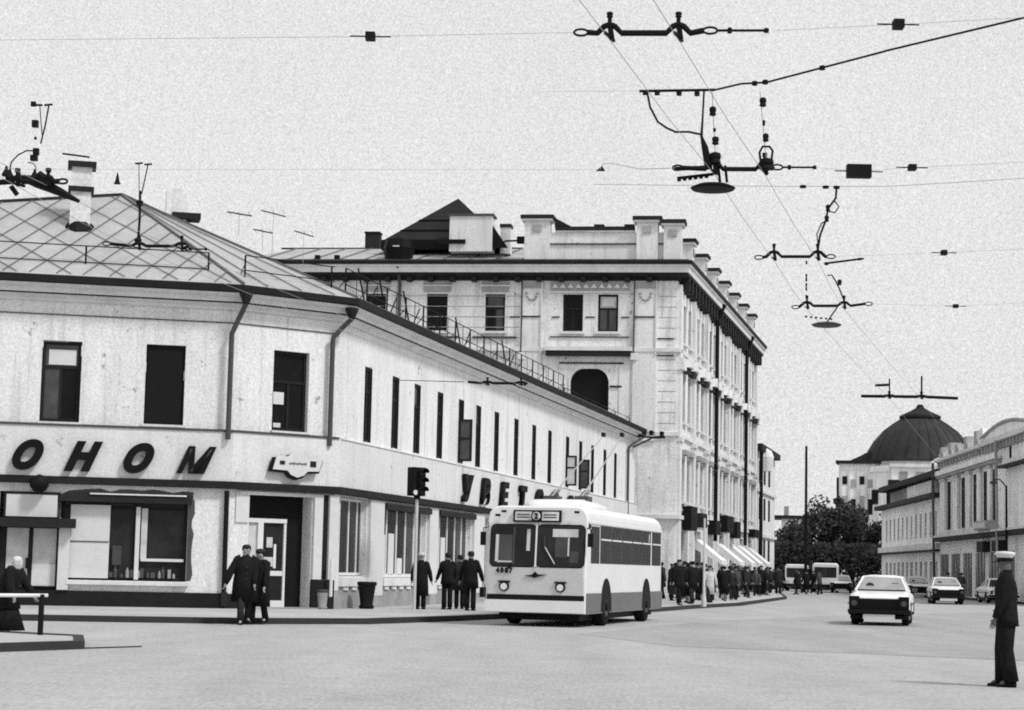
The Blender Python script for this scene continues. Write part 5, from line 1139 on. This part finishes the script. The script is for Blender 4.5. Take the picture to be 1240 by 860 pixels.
# fourth
rod(h4, [(4.67, 29.5, 6.11), (5.26, 29.5, 6.20)], .016, 'upper_bar'); bead(h4, (4.70, 29.5, 6.11), .035, .05); bead(h4, (5.2, 29.5, 6.19), .03, .04)
rod(h4, [(4.72, 29.5, 5.93), (4.78, 29.5, 5.94), (4.84, 29.5, 5.85), (4.89, 29.5, 5.75), (4.97, 29.5, 5.55)], .011, 'drop_cable'); bead(h4, (4.90, 29.5, 5.83), .035, .09)
for z in (6.12, 5.92, 5.86, 5.78, 5.72, 5.6): bead(h4, (4.40, 29.5, z), .015, .06, 'bead')
for k in range(6): bead(h4, (4.40 + k * .075, 29.5, 5.30 - k * .006), .02, .03, 'lamp_stem_clip')
MB().lathe((4.85, 30.4, 5.30), [(.05, .035), (.15, .03), (.235, .0), (.2, -.03), (.05, -.05)], 20).build('lamp_disc', iron_g, h4); rod(h4, [(4.85, 30.4, 5.33), (4.88, 29.6, 5.46)], .012, 'lamp_stem')
rod(h5, [(8.45, 44.1, 5.85), (8.45, 44.1, 5.46)], .016, 'mast'); rod(h5, [(9.17, 44.1, 5.92), (9.17, 44.1, 5.46)], .02, 'mast'); rod(h5, [(8.13, 44.1, 5.69), (8.45, 44.1, 5.71)], .03, 'short_bar')
# left edge tangle
for p, q in (((-5.28, 21.3, 6.38), (-5.20, 21.3, 6.38)), ((-5.18, 21.3, 6.38), (-5.09, 21.3, 6.39))): rod(h6, [p, q], .012, 'mast_head')
rod(h6, [(-5.23, 21.3, 6.38), (-5.19, 21.3, 6.05)], .006, 'mast'); rod(h6, [(-5.13, 21.3, 6.38), (-5.16, 21.3, 6.15), (-5.20, 21.3, 5.95)], .01, 'mast')
for p, r_, h in (((-5.30, 21.3, 6.39), .025, .05), ((-5.27, 21.3, 6.17), .032, .075), ((-5.26, 21.3, 6.01), .012, .03), ((-5.245, 21.3, 5.86), .03, .07), ((-5.265, 21.3, 5.79), .036, .06)): bead(h6, p, r_, h, 'insulator', True)
rod(h6, [(-5.26, 21.3, 5.87), (-5.35, 21.3, 5.87), (-5.44, 21.3, 5.82), (-5.51, 21.3, 5.74), (-5.53, 21.3, 5.61)], .008, 'jumper_cable'); rod(h6, [(-5.24, 21.3, 5.58), (-5.24, 21.3, 5.69), (-5.27, 21.3, 5.73), (-5.33, 21.3, 5.74)], .006, 'jumper_cable')
for p in ((-5.56, 21.3, 5.63), (-5.52, 21.3, 5.60), (-5.42, 21.3, 5.58), (-5.25, 21.3, 5.60)): MB().lathe(p, [(.045, -.05), (.05, -.03), (.02, .03), (.008, .07)], 7).build('cone_insulator', iron, h6)
rod(h6, [(-5.45, 21.3, 5.58), (-5.22, 21.3, 5.53), (-4.94, 21.3, 5.41), (-4.75, 21.3, 5.32)], [.02, .07, .045, .02], 'diagonal_bar')
rod(h6, [(-5.2, 21.25, 5.60), (-5.05, 21.25, 5.50)], .05, 'splice'); rod(h6, [(-5.5, 21.3, 5.47), (-5.43, 21.3, 5.38)], .03, 'wire_ear')
# forked mast on the seventh
rod(h7, [(-4.91, 25.4, 6.58), (-4.89, 25.4, 6.18)], .006, 'mast'); rod(h7, [(-4.88, 25.4, 6.22), (-4.87, 25.4, 5.85), (-4.88, 25.4, 5.52)], .018, 'mast'); rod(h7, [(-4.79, 25.4, 6.58), (-4.82, 25.4, 6.40), (-4.86, 25.4, 6.18)], .009, 'mast')
for p, q in (((-4.96, 25.4, 6.58), (-4.86, 25.4, 6.59)), ((-4.84, 25.4, 6.57), (-4.74, 25.4, 6.58))): rod(h7, [p, q], .012, 'mast_head')
bead(h7, (-4.88, 25.4, 6.06), .05, .08); bead(h7, (-4.88, 25.4, 5.56), .05, .08)
MB().lathe((-5.1, 25, 6.26), [(.05, -.03), (.03, .0), (.006, .12)], 6).build('stay_hook', iron, h7); rod(h7, [(-5.82, 25, 6.61), (-5.47, 25, 6.57)], .012, 'loose_bar')
# span wires
span('thick cable rising to the upper right corner of the sky', [(.2, 19.6, 6.235), (1.98, 19.5, 6.27)], .0015)
sa = span('dark cable climbing from the bead chains to the upper right edge', [(1.98, 19.5, 6.27), (2.20, 19.2, 6.262), (2.42, 19.0, 6.23), (3.4, 18.0, 6.30), (4.44, 17.0, 6.36), (5.4, 15.5, 6.40), (9, 10, 6.7), (20, -6, 8)], .011)
sa['label'] = 'dark cable climbing from the bead chains to the upper right edge'
for p in ((2.33, 19.1, 6.245), (2.42, 19.0, 6.235), (2.9, 18.5, 6.26)): bead(sa, p, .03, .05, 'cable_clip')
span('thin dark cable crossing to the right edge above the twisted drop cable', [(1.0, 25, 6.36), (3.6, 25, 6.39), (4.8, 25, 6.42), (6.51, 25, 6.56), (9.3, 25, 6.74), (32, 25, 8.2)], .004)
span('span wire of the topmost hanger with two small square insulators', [(-32, 16.5, 5.6), (-9, 15.3, 5.35), (-1.15, 15.0, 5.52), (.44, 14.99, 5.585)], .0018, [((-1.15, 15.0, 5.52), .075, .055)])
span('span wire right of the topmost hanger with a square insulator', [(1.95, 14.87, 5.60), (2.90, 14.8, 5.65), (9, 14.3, 6.0), (32, 12.5, 7.4)], .0018, [((2.90, 14.8, 5.65), .08, .065)])
span('span wire with a large black box beside the second hanger', [(3.0, 19.4, 5.48), (3.41, 19.4, 5.45), (3.94, 19.4, 5.50), (10, 19.2, 5.9), (32, 18.5, 7.3)], .0018, [((3.41, 19.4, 5.45), .24, .13), ((3.94, 19.4, 5.50), .075, .055)])
span('faint span wire left of the second hanger', [(-32, 21, 5.6), (-9, 19.9, 5.3), (.84, 19.5, 5.43)], .0015)
span('span wire of the twisted cable hanger with one small box at right', [(4.06, 24.86, 5.47), (5.44, 24.8, 5.54), (11, 24.6, 5.9), (32, 24, 7.1)], .0018, [((5.44, 24.8, 5.54), .07, .06)])
span('span wire of the lowest stacked hanger with one small box at right', [(5.36, 29.39, 5.5), (6.60, 29.3, 5.48), (13, 29, 5.9), (32, 28.5, 7)], .0018, [((6.60, 29.3, 5.48), .07, .05)])
# contact wires
def contact(label, pts):
    o = thing('contact_wire', label, 'trolley wire', pts[0], 'trolley contact wires'); MB().tube([Vector(p) for p in pts], .0032, 5).build('wire', wire_m, o)
u = V(0, 0, -.05)
sag = lambda p, q: (p + q) / 2 + V(0, 0, -.03)
for hs_, lb in (((a1, a2, a3, a4, a5), 'left contact wire of the pair running up the street under the hangers'), ((b1, b2, b3, b4, b5), 'right contact wire of the pair running up the street under the hangers')):
    pts = [hs_[0] + (hs_[0] - hs_[1]).normalized() * 14]
    for i, p in enumerate(hs_): pts += [p + u] if i == 0 else [sag(hs_[i - 1], p) + u, p + u]
    pts.append(pts[-1] + V(18, 68, .1)); contact(lb, pts)
for hs_, lb in (((a6, a7, a8), 'left contact wire of the pair over the left pavement side'), ((b6, b7, b8), 'right contact wire of the pair over the left pavement side')):
    pts = [hs_[0] + (hs_[0] - hs_[1]).normalized() * 14] + [hs_[0] + u, sag(hs_[0], hs_[1]) + u, hs_[1] + u, sag(hs_[1], hs_[2]) + u, hs_[2] + u, hs_[2] + V(4.2, 17.5, .0), hs_[2] + V(21, 85, .1)]; contact(lb, pts)
# bracket lamp by the end of the shop cornice
bl = thing('wire_bracket', 'dark wall bracket with insulators at the far end of the shop cornice', 'bracket', tuple(FB.P(53, .4, 8.6)))
rod(bl, [FB.P(52.5, .1, 9.0), FB.P(53.2, 1.0, 8.9), FB.P(53.6, 1.7, 8.95)], .07, 'arm'); rod(bl, [FB.P(52.4, .1, 8.3), FB.P(53.2, 1.0, 8.85)], .05, 'stay')
for n_, z in ((.5, 9.1), (1.0, 9.15), (1.6, 9.1)): bead(bl, FB.P(53.1, n_, z), .14, .3)
# television aerials above the left roof and on the ornate building
for i, (x, y, z0, z1, w_, lb) in enumerate(((-9.3, 66, 12.4, 13.15, .85, 'television aerial nearest the roof peak of the corner building'), (-9.0, 70.0, 12.5, 13.25, .7, 'low television aerial on the ridge, second from the roof peak'), (-9.2, 74.5, 12.6, 14.75, .95, 'tall television aerial on the ridge before the ornate building'), (-8.5, 79, 12.6, 14.75, .8, 'slim television aerial farthest along the ridge'))):
    o = thing('tv_aerial', lb, 'aerial', (x, y, z0), 'television aerials on the ridge'); rod(o, [(x, y, z0), (x, y, z1)], .010, 'mast', pole_m)
    rod(o, [(x - w_ / 2, y, z1 + .05), (x + w_ / 2, y, z1 - .08 - .1 * (i > 1))], .026, 'boom', iron_g)
    for k in range(3): rod(o, [(x - w_ * .4 + k * w_ * .4, y - .35, z1), (x - w_ * .4 + k * w_ * .4, y + .35, z1)], .010, 'element', pole_m)
